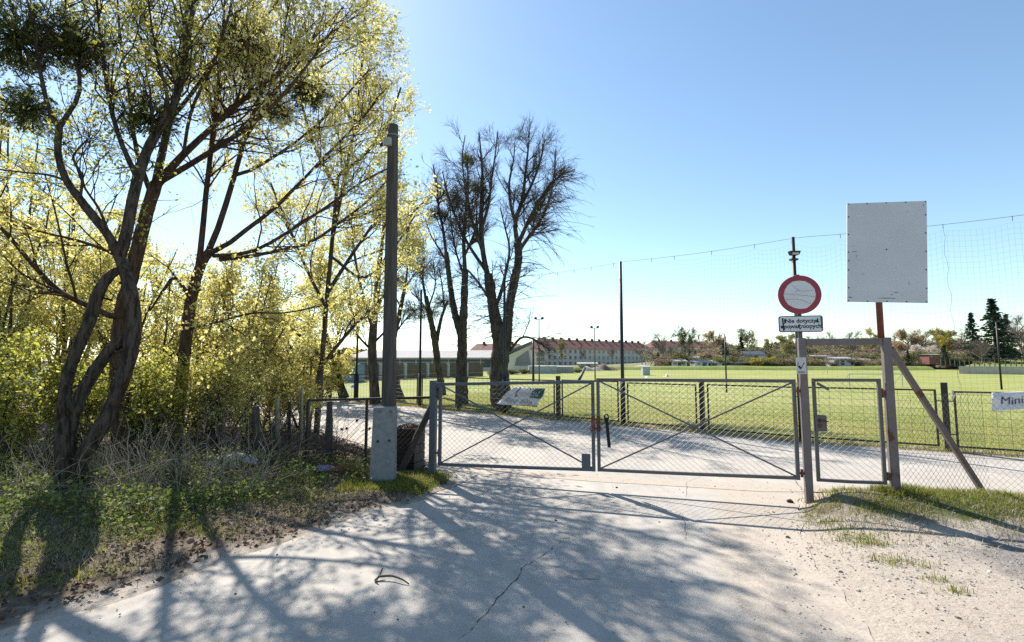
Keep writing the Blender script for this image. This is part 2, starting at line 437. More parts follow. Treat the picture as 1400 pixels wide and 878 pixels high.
ro, RV = strip(rl, rr_, 70, 'road', M['road'], 0.0)
sdv = seg_sd(RV[:, 0], RV[:, 1], ROADPOLY)
dr = np.abs(RV[:, 0] - np.interp(RV[:, 1], rr_[:, 1], rr_[:, 0]))
dl = -sdv
attr(ro, 'dust', np.clip(np.maximum(1.6 - dr / 0.85, 0.8 - dl / 0.30), 0, 1.7) + 0.25 * sstep(1.5, 3.0, RV[:, 0]))
tag(ro, kind='structure')
po, PV = strip(pn, pf, 40, 'path', M['road'], 0.004)
sdp = -seg_sd(PV[:, 0], PV[:, 1], PATHPOLY)
attr(po, 'dust', np.clip(0.9 - sdp / 0.5, 0, 1.2) + 0.30 * sstep(9.5, 7.0, PV[:, 1]) + 0.2)
tag(po, kind='structure')
# cracks and the edge of a laid concrete bay in the road: recessed-looking tar lines as thin sheets
def ribbon(pts, w, z):
    pts = np.asarray(pts, float)[:, :2]; t = np.gradient(pts, axis=0); t /= np.linalg.norm(t, axis=1, keepdims=True)
    n = np.column_stack([-t[:, 1], t[:, 0]]); ww = w * (RNG.uniform(0.1, 1.5, len(pts)) * (0.35 + 0.65 * np.sin(np.linspace(0, 3.14, len(pts)))))[:, None]
    a = pts + n * ww; b = pts - n * ww; k = len(pts)
    V = np.vstack([np.column_stack([a, np.full(k, z)]), np.column_stack([b, np.full(k, z)])])
    i = np.arange(k - 1); return V, np.stack([i, i + 1, i + 1 + k, i + k], 1)
M['crack'] = plain('crack_tar', (0.035, 0.032, 0.03), (0.06, 0.055, 0.05), 10, 0.9)
for pts, w in (([(628, 878), (655, 850), (690, 808), (706, 793), (716, 775), (745, 757), (775, 735)], 0.0042), ([(560, 684), (620, 666), (655, 648)], 0.008),
               ([(930, 700), (936, 712), (938, 740)], 0.003), ([(940, 681), (937, 660), (960, 652), (1040, 648)], 0.003), ([(1085, 655), (1092, 664), (1100, 672)], 0.006)):
    q = resample([G(*p) for p in pts], 60); q[:, 0] += wig(60, 0.018, 30, int(w * 1e4) + len(pts)); q[:, 1] += wig(60, 0.018, 30, 77)
    V, F = ribbon(q, w, 0.004); c = mk('crack', V, [F], M['crack'], ro)
for (px, py, s) in ((795, 787, 0.10), (770, 735, 0.05), (745, 712, 0.045)):
    c0 = G(px, py); k = 18; a = np.linspace(0, 6.283, k, endpoint=False); rad = s * (1 + wig(k, 0.35, 6, int(px)))
    mb = MB(); mb.poly(np.column_stack([c0[0] + np.cos(a) * rad * 1.3, c0[1] + np.sin(a) * rad * 0.9, np.full(k, 0.003)]))
    M.setdefault('stain', plain('oil_stain', (0.24, 0.225, 0.21), (0.33, 0.31, 0.295), 30, 0.8)); mb.build('stain', M['stain'], ro)

# ------------------------------------------------------------------ ground sheet
xs = np.unique(np.concatenate([np.arange(-40, -14, 1.0), np.arange(-14, -8, 0.25), np.arange(-8, 9, 0.085), np.arange(9, 18, 0.3), np.arange(18, 40, 2.0)]))
ys = np.unique(np.concatenate([np.arange(-12, -1, 0.6), np.arange(-1, 2, 0.2), np.arange(2, 10, 0.085), np.arange(10, 18, 0.25), np.arange(18, 40, 0.8)]))
X, Yg = np.meshgrid(xs, ys, indexing='ij'); x = X.ravel(); y = Yg.ravel()
sd = hard(x, y); fs = fside(x, y)
z = gz(x, y, sd); z = np.where(sd < -0.06, -0.03, np.where(sd < 0, -0.03 * (-sd / 0.06), z))
z = np.where(fs > 0.3, -0.04, z)
idx = np.arange(len(x)).reshape(X.shape)
F = np.stack([idx[:-1, :-1], idx[1:, :-1], idx[1:, 1:], idx[:-1, 1:]], -1).reshape(-1, 4)
def groundmat():
    m, t, out = nt('soil_and_sand'); g = geo(t); co = g.outputs['Position']
    def at(n):
        a = N(t, 'ShaderNodeAttribute'); a.attribute_name = n; return a.outputs['Fac']
    n1 = noise(t, 7, 8, 0.72, co); n2 = noise(t, 42, 6, 0.75, co); n3 = noise(t, 2.0, 5, 0.65, co, 0.6)
    soil = ramp(t, n1, [(0.3, (0.075, 0.058, 0.042)), (0.55, (0.155, 0.122, 0.09)), (0.75, (0.25, 0.2, 0.15))])
    sand = ramp(t, n2, [(0.28, (0.19, 0.155, 0.125)), (0.42, (0.36, 0.31, 0.26)), (0.56, (0.43, 0.375, 0.315)), (0.75, (0.50, 0.44, 0.37))])
    sand = mixc(t, mrange(t, n1, 0.52, 0.68, 0, 0.55), sand, (0.27, 0.225, 0.18))
    grav = ramp(t, n2, [(0.3, (0.12, 0.11, 0.105)), (0.6, (0.27, 0.245, 0.225)), (0.75, (0.4, 0.37, 0.34))])
    def m_(a, w=0.9): return mrange(t, math_(t, 'ADD', at(a), math_(t, 'MULTIPLY', math_(t, 'SUBTRACT', n3, 0.5), w)), 0.4, 0.62)
    c = mixc(t, m_('sand'), soil, sand); c = mixc(t, m_('gravel'), c, grav)
    green = ramp(t, n2, [(0.3, (0.05, 0.062, 0.02)), (0.65, (0.12, 0.135, 0.04))])
    c = mixc(t, m_('green', 1.2), c, green)
    h = math_(t, 'ADD', math_(t, 'MULTIPLY', n2, 0.5), n1)
    bsdf(t, out, c, 0.93, 0, h, 0.8, 0.03, 0.15); return m
M['ground'] = groundmat()
go = mk('ground', np.column_stack([x, y, z]), [F], M['ground'], None, True); tag(go, kind='structure')
right = (x > 0.5)
attr(go, 'sand', np.where(right, 1.0 - 0.7 * np.exp(-((x - 5) / 2) ** 2 - ((y - 5.9) / 0.8) ** 2), 0.6 * sstep(0.7, 0.05, sd)))
attr(go, 'gravel', np.where(right, 0.95 * np.exp(-((x - 5.6) / 1.9) ** 2 - ((y - 4.4) / 0.9) ** 2), 0))
attr(go, 'green', np.where(right, 0.75 * np.exp(-((x - 5.2) / 1.6) ** 2 - ((y - 5.7) / 0.55) ** 2), 0.55 * sstep(0.7, 1.5, sd) * sstep(8.2, 7.0, y)))
# the land all round, down to the horizon
mb = MB(); mb.box(-1500, 1500, -400, 2200, -0.5, -0.14)
M['land'] = plain('far_land', (0.14, 0.15, 0.06), (0.10, 0.10, 0.05), 0.05, 0.95)
tag(mb.build('far_ground', M['land']), kind='structure')
# ------------------------------------------------------------------ playing field
def fieldmat():
    m, t, out = nt('mown_grass'); g = geo(t); co = g.outputs['Position']
    n1 = noise(t, 0.22, 7, 0.7, co, 0.8); n2 = noise(t, 14, 6, 0.75, co); n3 = noise(t, 2.2, 5, 0.7, co)
    c = ramp(t, n1, [(0.32, (0.19, 0.235, 0.055)), (0.52, (0.275, 0.288, 0.09)), (0.70, (0.36, 0.335, 0.14))])
    c = mixc(t, mrange(t, n3, 0.52, 0.72, 0, 0.6), c, (0.41, 0.37, 0.17))
    c = mixc(t, mrange(t, n2, 0.35, 0.6, 0.3, 0), c, (0.14, 0.17, 0.03))
    bsdf(t, out, c, 0.9, 0, n2, 0.7, 0.05, 0.15); return m
M['field'] = fieldmat()
nn = _fx + unit(A(2.75, 3.4)) * 0.12
near = resample(np.vstack([[[-60, 64.5]], nn, [[70, -24]]]), 120)
far = resample(np.array([[-60, 112], [-20, 112], [30, 112], [70, 108], [150, 100]]), 120)
fo, FV = strip(near, far, 40, 'field', M['field'], 0.0)
tag(fo, kind='structure')
# far slope of gardens and lawns behind the field
def slope(x, y): return np.where(y > 108, (y - 108) * 0.03 * sstep(30, 90, x) + (y - 108) * 0.004, -0.05) + sstep(108, 112, y) * 0.25
xs2 = np.arange(-200, 330, 6.0); ys2 = np.concatenate([np.arange(104, 125, 1.5), np.arange(125, 330, 8.0)])
X2, Y2 = np.meshgrid(xs2, ys2, indexing='ij'); x2 = X2.ravel(); y2 = Y2.ravel()
z2 = slope(x2, y2) + 0.25 * bumps(x2 * 0.12, y2 * 0.12) * sstep(112, 130, y2)
i2 = np.arange(len(x2)).reshape(X2.shape)
M['slope'] = plain('garden_ground', (0.20, 0.20, 0.08), (0.15, 0.13, 0.075), 0.12, 0.95, c3=(0.2, 0.16, 0.11))
tag(mk('garden_slope', np.column_stack([x2, y2, z2]), [np.stack([i2[:-1, :-1], i2[1:, :-1], i2[1:, 1:], i2[:-1, 1:]], -1).reshape(-1, 4)], M['slope'], None, True), kind='structure')
# grassy bank along the far touchline
bx = np.linspace(-2, 84, 120); prof = [(-1.6, -0.12), (-0.8, 0.45), (0, 0.8), (1.0, 0.85), (4.0, 0.6), (9.5, 0.3)]
V = np.array([[xx, 99 + p + 1.5 * math.sin(xx * 0.06), max(-0.1, h * (0.95 + 0.10 * math.sin(xx * 0.31) * math.cos(xx * 0.13)) * (1 if xx > 6 else max(0, (xx + 2) / 8)))] for xx in bx for p, h in prof])
ii = np.arange(len(V)).reshape(len(bx), len(prof))
M['bank'] = plain('bank_grass', (0.22, 0.26, 0.06), (0.15, 0.18, 0.045), 0.9, 0.95)
tag(mk('grass_bank', V, [np.stack([ii[:-1, :-1], ii[1:, :-1], ii[1:, 1:], ii[:-1, 1:]], -1).reshape(-1, 4)], M['bank'], None, True), kind='structure')

# ------------------------------------------------------------------ gates
def chainlink(mb, bl, br, tl, tr, pitch=0.085, r=0.0017, sl=1.15, jit=0.0):
    bl, br, tl, tr = (np.asarray(q, float) for q in (bl, br, tl, tr))
    w = np.linalg.norm(br - bl); h = np.linalg.norm(tl - bl)
    n = np.cross(unit(br - bl), unit(tl - bl))
    segs = []
    def at(u, v):
        a, b = u / w, v / h
        p = (bl * (1 - a) + br * a) * (1 - b) + (tl * (1 - a) + tr * a) * b
        return p + n * (jit * math.sin(u * 2.1 + v * 1.3) * math.sin(v * 2.5))
    step = pitch
    for s in (1, -1):
        c = -h * sl
        while c < w + h * sl:
            # u = c + s*v*sl (s=1) or u = c - v*sl
            v0, v1 = 0, h
            if s == 1:
                v0 = max(0, -c / sl); v1 = min(h, (w - c) / sl)
            else:
                v0 = max(0, (c - w) / sl); v1 = min(h, c / sl)
            if v1 - v0 > 0.01:
                seg = []
                for q in np.linspace(v0, v1, 5):
                    seg.append(at(np.clip(c + s * q * sl, 0, w), q) + n * 0.0012 * s)
                segs.append(seg)
            c += step
    mb.wires(segs, r)

def gate_leaf(name, label, x0, x1, zb0, zb1, zt0, zt1, mat, b=0.055, plate=None, hinge=None, braces=True):
    base = gl((x0 + x1) / 2); t = thing(name, label, 'gate', base)
    o = lambda x, z, f=0.0: gl(x) + A(0, 0, z) - GN * f
    e = b / 2
    mb = MB()
    mb.bar(o(x0, zb0), o(x0, zt0 + e), b, b); mb.build('stile', mat, t, bevel=0.004)
    mb = MB(); mb.bar(o(x1, zb1), o(x1, zt1 + e), b, b); mb.build('stile', mat, t, bevel=0.004)
    mb = MB(); mb.bar(o(x0 + e, zt0), o(x1 - e, zt1), b * 0.98, b * 0.98, GN); mb.build('top_rail', mat, t, bevel=0.004)
    mb = MB(); m_ = (x0 + x1) / 2
    mb.bar(o(x0 + e, zb0 + e), o(m_, (zb0 + zb1) / 2 + e - 0.005), b * 0.97, b * 0.9, GN); mb.bar(o(m_, (zb0 + zb1) / 2 + e - 0.005), o(x1 - e, zb1 + e), b * 0.97, b * 0.9, GN)
    mb.build('bottom_rail', mat, t)
    if braces:
        for k, (a, c) in enumerate(((o(x0 + e, zb0 + b), o(x1 - e, zt1 - e)), (o(x0 + e, zt0 - e), o(x1 - e, zb1 + b)))):
            mb = MB(); sh = GN * (0.006 if k else -0.006)
            mb.bar(a + sh, c + sh, 0.011, 0.020, GN); mb.build('cross_brace', M['gate_blue'] if k else mat, t)
    mb = MB(); g = 0.004
    chainlink(mb, o(x0 + e, zb0 + b, -0.016), o(x1 - e, zb1 + b, -0.016), o(x0 + e, zt0 - e, -0.016), o(x1 - e, zt1 - e, -0.016), jit=0.012)
    w = mb.build('chain_link_mesh', M['galv'], t); tag(w, kind='stuff')
    if plate:
        for (px0, px1, z0, z1) in plate:
            mb = MB(); c = (o((px0 + px1) / 2, (z0 + z1) / 2, 0.032)); mb.boxax(c, GD * abs(px1 - px0) / 2 * 1.03, GN * 0.003, A(0, 0, (z1 - z0) / 2)); mb.build('lock_plate', mat, t)
    for hx, hz, sg in hinge or ():
        mb = MB(); p = o(hx, hz)
        mb.tube([p + A(0, 0, -0.05), p + A(0, 0, 0.05)], 0.016, 8); mb.bar(p - GD * 0.045, p + GD * 0.045, 0.02, 0.03, GN); mb.build('hinge', M['rust'], t)
    return t
left_leaf = gate_leaf('gate_leaf', 'grey steel mesh gate leaf beside the concrete-footed pole, sagging bottom rail', -1.12, 1.16, 0.19, 0.245, 1.44, 1.505, M['gate_blue'], 0.046,
                      [(1.00, 1.12, 0.25, 0.49)], [(-1.145, 1.25, 1), (-1.145, 0.38, 1)])
right_leaf = gate_leaf('gate_leaf', 'grey steel mesh gate leaf beside the round red sign post', 1.232, 3.645, 0.25, 0.295, 1.535, 1.545, M['gate'], 0.044,
                       None, [(3.69, 1.42, 1), (3.69, 0.38, 1)])
# padlocked chain between the leaves
t = thing('chain', 'short rusty chain locking the two gate leaves together', 'chain', gl(1.195) + A(0, 0, 0.83))
for k in range(9):
    mb = MB(); a = k / 9 * 6.283; c = gl(1.195) + GD * 0.075 * math.cos(a) - GN * 0.05 * math.sin(a) + A(0, 0, 0.84 + 0.02 * math.sin(a * 2))
    tn = unit(-GD * 0.075 * math.sin(a) - GN * 0.05 * math.cos(a)); up = A(0, 0, 1) if k % 2 else np.cross(tn, A(0, 0, 1))
    ring = [c + tn * 0.03 * math.cos(b) + up * 0.014 * math.sin(b) for b in np.linspace(0, 6.283, 11)]
    mb.tube(ring, 0.005, 5, False); mb.build('link', M['rust'], t)
mb = MB(); p = gl(1.18) - GN * 0.075 + A(0, 0, 0.795); mb.boxax(p, GD * 0.024, GN * 0.01, A(0, 0, 0.022)); mb.tube([p + GD * 0.015 * math.cos(b) + A(0, 0, 0.02 + 0.03 * math.sin(b)) for b in np.linspace(0, 3.14, 8)], 0.004, 6)
mb.build('padlock', M['galv'], t)
# rusty sleeves on the meeting stiles
for x, lf in ((1.16, left_leaf), (1.232, right_leaf)):
    mb = MB(); mb.bar(gl(x) + A(0, 0, 0.80), gl(x) + A(0, 0, 1.02), 0.05, 0.05); mb.build('rust_band', M['rust'], lf)
# black strap hanging in the mesh
mb = MB(); s0 = P(829, 571, gl(1.37)[1] - 0.03); s1 = P(833, 612, gl(1.4)[1] - 0.03)
mb.bar(s0, s1, 0.045, 0.006, GD); mb.tube([s0 + GD * 0.03 * math.cos(b) + A(0, 0, 0.05 * math.sin(b)) for b in np.linspace(0, 6.28, 10)], 0.009, 5, False)
mb.bar(s1 + A(0, 0, 0.04), s1 + A(0, 0, 0.055), 0.05, 0.01, GD)
tag(mb.build('strap', M['print_black']), 'black strap hanging in the mesh of the gate', 'strap')
# hinge post of the left leaf with a wooden prop
pz = gzs(*gl(-1.24)[:2])
mb = MB(); b0 = gl(-1.235); mb.bar(b0 + A(0, 0, pz - 0.3), b0 + A(0, 0, 1.50), 0.10, 0.09); o = mb.build('gate_post', M['gate_blue'], None, bevel=0.006)
tag(o, 'blue grey square steel gate post beside the wooden prop', 'post')
mb = MB(); q0 = P(604, 527, 7.72); q1 = P(546, 642, 7.98); n = 7
pts = catmull([q0, lerp(q0, q1, 0.5) + A(0.02, 0, 0.01), q1 + A(-0.03, 0, -0.15)], n); mb.tubes(pts[None], np.linspace(0.048, 0.062, n)[None], 7, True)
tag(mb.build('wooden_prop', M['oldwood'], None, True), 'weathered timber prop leaning against the gate post', 'prop')
# portal of the wicket gate: two posts, a beam, a raking brace
xC, xR = 3.755, 4.655
zC, zR = gzs(*gl(xC)[:2]), gzs(*gl(xR)[:2])
t = thing('gate_portal', 'tall rust-stained grey steel portal frame around the small wicket gate', 'gate frame', gl(xC))
mb = MB(); mb.bar(gl(xC) + A(0, 0, zC - 0.3), gl(xC) + A(0, 0, 2.10), 0.088, 0.085); mb.build('post', M['portal'], t, bevel=0.008)
mb = MB(); mb.bar(gl(xR) + A(0, 0, zR - 0.3), gl(xR) + A(0, 0, 2.095), 0.092, 0.085); mb.build('post', M['portal'], t, bevel=0.008)
mb = MB(); mb.bar(gl(xC + 0.045) + A(0, 0, 2.045), gl(xR - 0.047) + A(0, 0, 2.045), 0.08, 0.085, GN); mb.build('beam', M['portal'], t, bevel=0.006)
bend = G(1345, 655, 0.22); bend = A(bend[0], bend[1], gzs(bend[0], bend[1]))
mb = MB(); mb.bar(gl(xR + 0.04) + A(0, 0, 1.96), bend + unit(bend - gl(xR) - A(0, 0, 1.96)) * 0.25, 0.07, 0.062, GN); mb.build('brace', M['portal'], t, bevel=0.005)
# wicket
w0, w1 = 3.865, 4.555
wk = gate_leaf('wicket_gate', 'narrow grey mesh wicket gate with lock box between the portal posts', w0, w1, 0.29, 0.30, 1.56, 1.565, M['gate'], 0.040, None, [(4.592, 1.40, 1), (4.592, 0.40, 1)], braces=False)
mb = MB(); c = gl(w0 + 0.05) + A(0, 0, 1.02) - GN * 0.012; mb.boxax(c, GD * 0.065, GN * 0.028, A(0, 0, 0.10)); lb = mb.build('lock_box', M['gate'], wk, bevel=0.004)
mb = MB()
c2 = c - GN * 0.034 - GD * 0.015
for dz in (0.03, -0.035): mb.tube([c2 + A(0, 0, dz) + GD * 0.018 * math.cos(b) + A(0, 0, 0.018 * math.sin(b)) for b in np.linspace(0, 5.2, 9)], 0.009, 5)
mb.bar(c2 + A(0, 0, 0.03), c2 + A(0, 0, 0.028) + GD * 0.09 - GN * 0.02, 0.014, 0.014); mb.build('handle', M['rust'], lb)
mb = MB(); q = gl(w0 + 0.03) + A(0, 0, 1.52) - GN * 0.04; mb.bar(q, q + GD * 0.12 + A(0, 0, -0.075), 0.04, 0.03, GN); mb.build('latch', M['gate'], wk)

# ------------------------------------------------------------------ signs
def text_mesh(name, body, size, org, xd, yd, mat, parent, warp=None, off=0.0, bold=0.0):
    cu = bpy.data.curves.new('t', 'FONT'); cu.body = body; cu.size = size; cu.align_x = 'CENTER'; cu.align_y = 'CENTER'; cu.offset = bold; cu.resolution_u = 3
    ob = bpy.data.objects.new('t', cu); COL.objects.link(ob); bpy.context.view_layer.update()
    dg = bpy.context.evaluated_depsgraph_get(); me = bpy.data.meshes.new_from_object(ob.evaluated_get(dg))
    bpy.data.objects.remove(ob)
    n = len(me.vertices); co = np.zeros(n * 3, np.float32); me.vertices.foreach_get('co', co); co = co.reshape(-1, 3)
    xd, yd = unit(xd), unit(yd); nrm = np.cross(xd, yd)
    W = np.asarray(org) + co[:, :1] * xd + co[:, 1:2] * yd + nrm * off if warp is None else warp(co[:, 0], co[:, 1])
    W = W - loc_of(parent); me.vertices.foreach_set('co', W.astype(np.float32).ravel()); me.update()
    me.materials.clear(); me.materials.append(mat)
    o = bpy.data.objects.new(name, me); COL.objects.link(o); o.parent = parent; LOC[o.name] = loc_of(parent); return o
Z = A(0, 0, 1)
sg = gl(3.745)                                  # sign pole stands on the portal post
def disc(mb, c, r, th, n=48, rad=None):
    a = np.linspace(0, 6.2832, n, endpoint=False); R = np.full(n, r) if rad is None else rad
    f = np.array([c + GD * (R[i] * math.cos(a[i])) + Z * (R[i] * math.sin(a[i])) - GN * th for i in range(n)]); b = f + GN * th * 2
    mb.add(np.vstack([f, b]), [np.arange(n)[None], (np.arange(n)[::-1] + n)[None], np.stack([np.arange(n), np.arange(n) + n, (np.arange(n) + 1) % n + n, (np.arange(n) + 1) % n], 1)])
t = thing('no_entry_sign', 'round white traffic sign with a wide red rim above a text plate', 'sign', sg + A(0, 0, 2.1))
cs = P(1093, 403, sg[1] - 0.06)
mb = MB(); mb.tube([sg + A(0, 0, 2.08), sg + A(0, 0, 2.93)], 0.028, 10); mb.build('pole', M['gate'], t)
mb = MB(); disc(mb, cs, 0.252, 0.004); mb.build('rim', M['red'], t)
mb = MB(); rad = 0.186 * (1 + 0.012 * RNG.normal(size=16)); disc(mb, cs - GN * 0.006, 0.2, 0.0015, 16, rad); face = mb.build('face', M['white'], t)
for pts in ([(-0.2, 0.02), (-0.05, 0.0), (0.19, -0.035)], [(-0.19, -0.07), (-0.02, -0.07), (0.14, -0.14)], [(-0.1, 0.15), (-0.02, 0.07), (0.05, 0.05), (0.18, 0.06)], [(-0.06, 0.04), (0.0, 0.07)]):
    mb = MB(); c_ = catmull([cs + GD * u + Z * v - GN * 0.009 for u, v in np.array(pts) * 0.88], 10); mb.wires([c_], 0.0014); mb.build('scratch', M['print_black'], face)
t2 = thing('text_plate', 'small white plate with vandalised black lettering below the round sign', 'sign', cs - A(0, 0, 0.38))
cp = P(1094.5, 443, sg[1] - 0.06)
def rrect(mb, c, w, h, r, th):
    pts = []
    for cx_, cz_, a0 in ((w - r, h - r, 0), (-w + r, h - r, 90), (-w + r, -h + r, 180), (w - r, -h + r, 270)):
        for a in np.radians(np.linspace(a0, a0 + 90, 6)): pts.append((cx_ + r * math.cos(a), cz_ + r * math.sin(a)))
    n = len(pts); f = np.array([c + GD * u + Z * v - GN * th for u, v in pts]); b = f + GN * th * 2
    mb.add(np.vstack([f, b]), [np.arange(n)[None], (np.arange(n)[::-1] + n)[None], np.stack([np.arange(n), np.arange(n) + n, (np.arange(n) + 1) % n + n, (np.arange(n) + 1) % n], 1)])
mb = MB(); rrect(mb, cp, 0.255, 0.106, 0.03, 0.004); mb.build('border', M['print_black'], t2)
mb = MB(); rrect(mb, cp - GN * 0.004, 0.244, 0.095, 0.024, 0.0025); mb.build('face', M['white'], t2)
for body, dz in (('Nie dotyczy', 0.038), ('upoważnionych', -0.032)):
    text_mesh('lettering', body, 0.0735, cp + Z * dz - GN * 0.008, GD, Z, M['print_black'], t2, bold=0.0018)
for poly in ([(-0.245, 0.08), (-0.225, 0.08), (-0.215, -0.09), (-0.235, -0.09)], [(-0.215, 0.08), (-0.185, 0.03), (-0.215, 0.0)], [(0.225, 0.08), (0.195, 0.02), (0.235, 0.01)],
             [(-0.265, -0.025), (-0.24, -0.055), (-0.23, -0.02)], [(-0.14, -0.05), (-0.13, -0.05), (-0.138, -0.095)], [(0.12, -0.05), (0.135, -0.05), (0.126, -0.09)], [(-0.02, -0.05), (0.0, -0.05), (-0.012, -0.09)],
              [(0.258, 0.085), (0.274, 0.085), (0.272, -0.08), (0.262, -0.05)]):
    mb = MB(); mb.poly([cp + GD * u * 0.88 + Z * v - GN * 0.0085 for u, v in poly]); mb.build('spray_mark', M['print_black'], t2)
# notice on the portal post
t = thing('notice_sticker', 'white paper notice with a black tick stuck on the portal post', 'sticker', gl(xC) + A(0, 0, 1.8))
nc = P(1095.5, 500, gl(xC)[1] - 0.065)
mb = MB(); mb.boxax(nc, GD * 0.058, GN * 0.001, Z * 0.105); mb.build('paper', plain('paper', (0.55, 0.53, 0.55), (0.46, 0.44, 0.46), 6, 0.7), t)
mb = MB(); mb.bar(nc + GD * -0.03 + Z * -0.005 - GN * 0.003, nc + GD * -0.005 + Z * -0.04 - GN * 0.003, 0.022, 0.002); mb.bar(nc + GD * -0.005 + Z * -0.04 - GN * 0.003, nc + GD * 0.035 + Z * 0.04 - GN * 0.003, 0.006, 0.002)
mb.bar(nc - GD * 0.03 + Z * 0.04 - GN * 0.003, nc - GD * 0.04 + Z * 0.0 - GN * 0.003, 0.005, 0.002); mb.build('tick_mark', M['print_black'], t)
mb = MB()
for k in range(2): mb.bar(nc - GD * 0.04 + Z * (-0.078 - k * 0.013) - GN * 0.003, nc + GD * 0.04 + Z * (-0.078 - k * 0.013) - GN * 0.003, 0.002, 0.006, GN)
mb.build('small_print', M['gate'], t)
# big blank board on a red tube
t = thing('blank_board', 'large blank grey sheet-metal board raised on a red tube', 'board', gl(4.63) + A(0, 0, 2.1))
bc = gl(4.61); BY = bc[1] - 0.06
mb = MB(); mb.tube([bc + A(0, 0, 2.085), bc + A(0, 0, 3.5)], 0.036, 12); mb.build('tube', M['redpost'], t, True)
top, bot = P(1211, 277, BY)[2], P(1211, 413.5, BY)[2]
bcc = A(P(1211.5, 345, BY)[0], BY, (top + bot) / 2); hw = 0.428; hh = (top - bot) / 2
ZB = unit(Z + GD * 0.05); GDB = unit(np.cross(ZB, GN) * -1); GDB = GDB if GDB @ GD > 0 else -GDB
mb = MB(); mb.boxax(bcc, GDB * hw, GN * 0.012, ZB * hh); bo = mb.build('sheet', M['board'], t, bevel=0.004)
for u in np.linspace(-1, 1, 5):
    for s in (-1, 1):
        mb = MB(); disc(mb, bcc + GDB * u * (hw - 0.014) + ZB * s * (hh - 0.01) - GN * 0.013, 0.0085, 0.003, 8); mb.build('rivet', M['wire_dark'], bo)
for v in np.linspace(-0.72, 0.72, 5):
    for s in (-1, 1):
        mb = MB(); disc(mb, bcc + GDB * s * (hw - 0.014) + ZB * v * hh - GN * 0.013, 0.0085, 0.003, 8); mb.build('rivet', M['wire_dark'], bo)
mb = MB(); disc(mb, bcc + ZB * 0.03 - GN * 0.013, 0.009, 0.003, 8); mb.build('rivet', M['wire_dark'], bo)
for (u, v, w, h) in ((-0.41, 0.005, 0.03, 0.005), (-0.39, -0.05, 0.006, 0.01), (-0.49, -0.11, 0.006, 0.022), (0.25, 0.50, 0.004, 0.01), (0.28, 0.505, 0.005, 0.006), (0.47, 0.58, 0.003, 0.02), (0.12, -0.51, 0.03, 0.004), (0.06, -0.54, 0.014, 0.005), (0.0, -0.585, 0.12, 0.005), (-0.47, -0.58, 0.02, 0.008), (-0.3, -0.28, 0.03, 0.002), (0.28, -0.4, 0.002, 0.03)):
    mb = MB(); cc = bcc + GDB * u * 0.84 + ZB * v - GN * 0.0135; k = 7; an = np.linspace(0, 6.28, k, endpoint=False)
    mb.poly([cc + GDB * w * math.cos(a_) * RNG.uniform(0.6, 1.2) + ZB * h * math.sin(a_) * RNG.uniform(0.6, 1.2) for a_ in an]); mb.build('scuff', M['wire_dark'], bo)

# ------------------------------------------------------------------ chain-link fence right of the portal
t = thing('chain_link_fence', 'loose galvanised chain-link fence beyond the raking brace, reaching the picture edge', 'fence', gl(xR))
f0 = gl(xR + 0.08); f1 = A(bend[0] + 0.05, bend[1] - 0.05, 0); f2 = A(10.2, 6.5, 0)
mb = MB()
for a, b in ((f0, f1), (f1, f2)):
    za, zb = gzs(a[0], a[1]), gzs(b[0], b[1])
    chainlink(mb, a + Z * (za + 0.0), b + Z * (zb + 0.0), a + Z * (1.36), b + Z * (1.40), 0.095, 0.0017, 1.15, 0.03)
tag(mb.build('mesh', M['galv'], t), kind='stuff')
for zz in (0.55, 1.38):
    mb = MB(); mb.wires([catmull([f0 + Z * zz, lerp(f0, f1, 0.5) + Z * (zz - 0.01), f1 + Z * zz, lerp(f1, f2, 0.5) + Z * (zz - 0.03), f2 + Z * zz], 20)], 0.002); mb.build('tension_wire', M['wire_dark'], t)
mb = MB(); mb.bar(f2 + Z * -0.2, f2 + Z * 1.5, 0.06, 0.06); mb.build('post', M['portal'], t)
# ------------------------------------------------------------------ fence panel left of the gate
t = thing('fence_panel', 'low black-framed chain-link panel behind the concrete-footed pole', 'fence', (-2.4, 7.95, 0))
a0, a1 = P(418, 640, 8.15), P(589, 634, 7.74); a0[2] = 0.13; a1[2] = 0.2
ztl, ztr = P(418, 547.5, 8.15)[2], P(589, 543.5, 7.74)[2]
pd = unit(A(a1[0] - a0[0], a1[1] - a0[1], 0))
up_ = lambda s, z: A(*(a0[:2] * (1 - s) + a1[:2] * s), z)
mb = MB(); mb.bar(up_(0, ztl), up_(1, ztr), 0.04, 0.04, A(0, 1, 0)); mb.build('top_rail', M['black'], t)
for s in (0.0, 0.49, 1.0):
    mb = MB(); mb.bar(up_(s, 0.02 + 0.06 * s), up_(s, lerp(ztl, ztr, s) - 0.021), 0.036, 0.036, pd); mb.build('stile', M['black'], t)
mb = MB(); mb.tubes(np.array([[up_(0, 0.34), up_(0.12, 0.345), up_(0.24, 0.36)]]), np.full((1, 3), 0.009), 5); mb.build('low_bar', M['black'], t)
mb = MB(); chainlink(mb, up_(0, 0.16), up_(1, 0.2), up_(0, ztl - 0.02), up_(1, ztr - 0.02), 0.085, 0.0016, 1.1, 0.01)
tag(mb.build('chain_link_mesh', M['wire_dark'], t), kind='stuff')
for px, py in ((547, 574),):
    pass
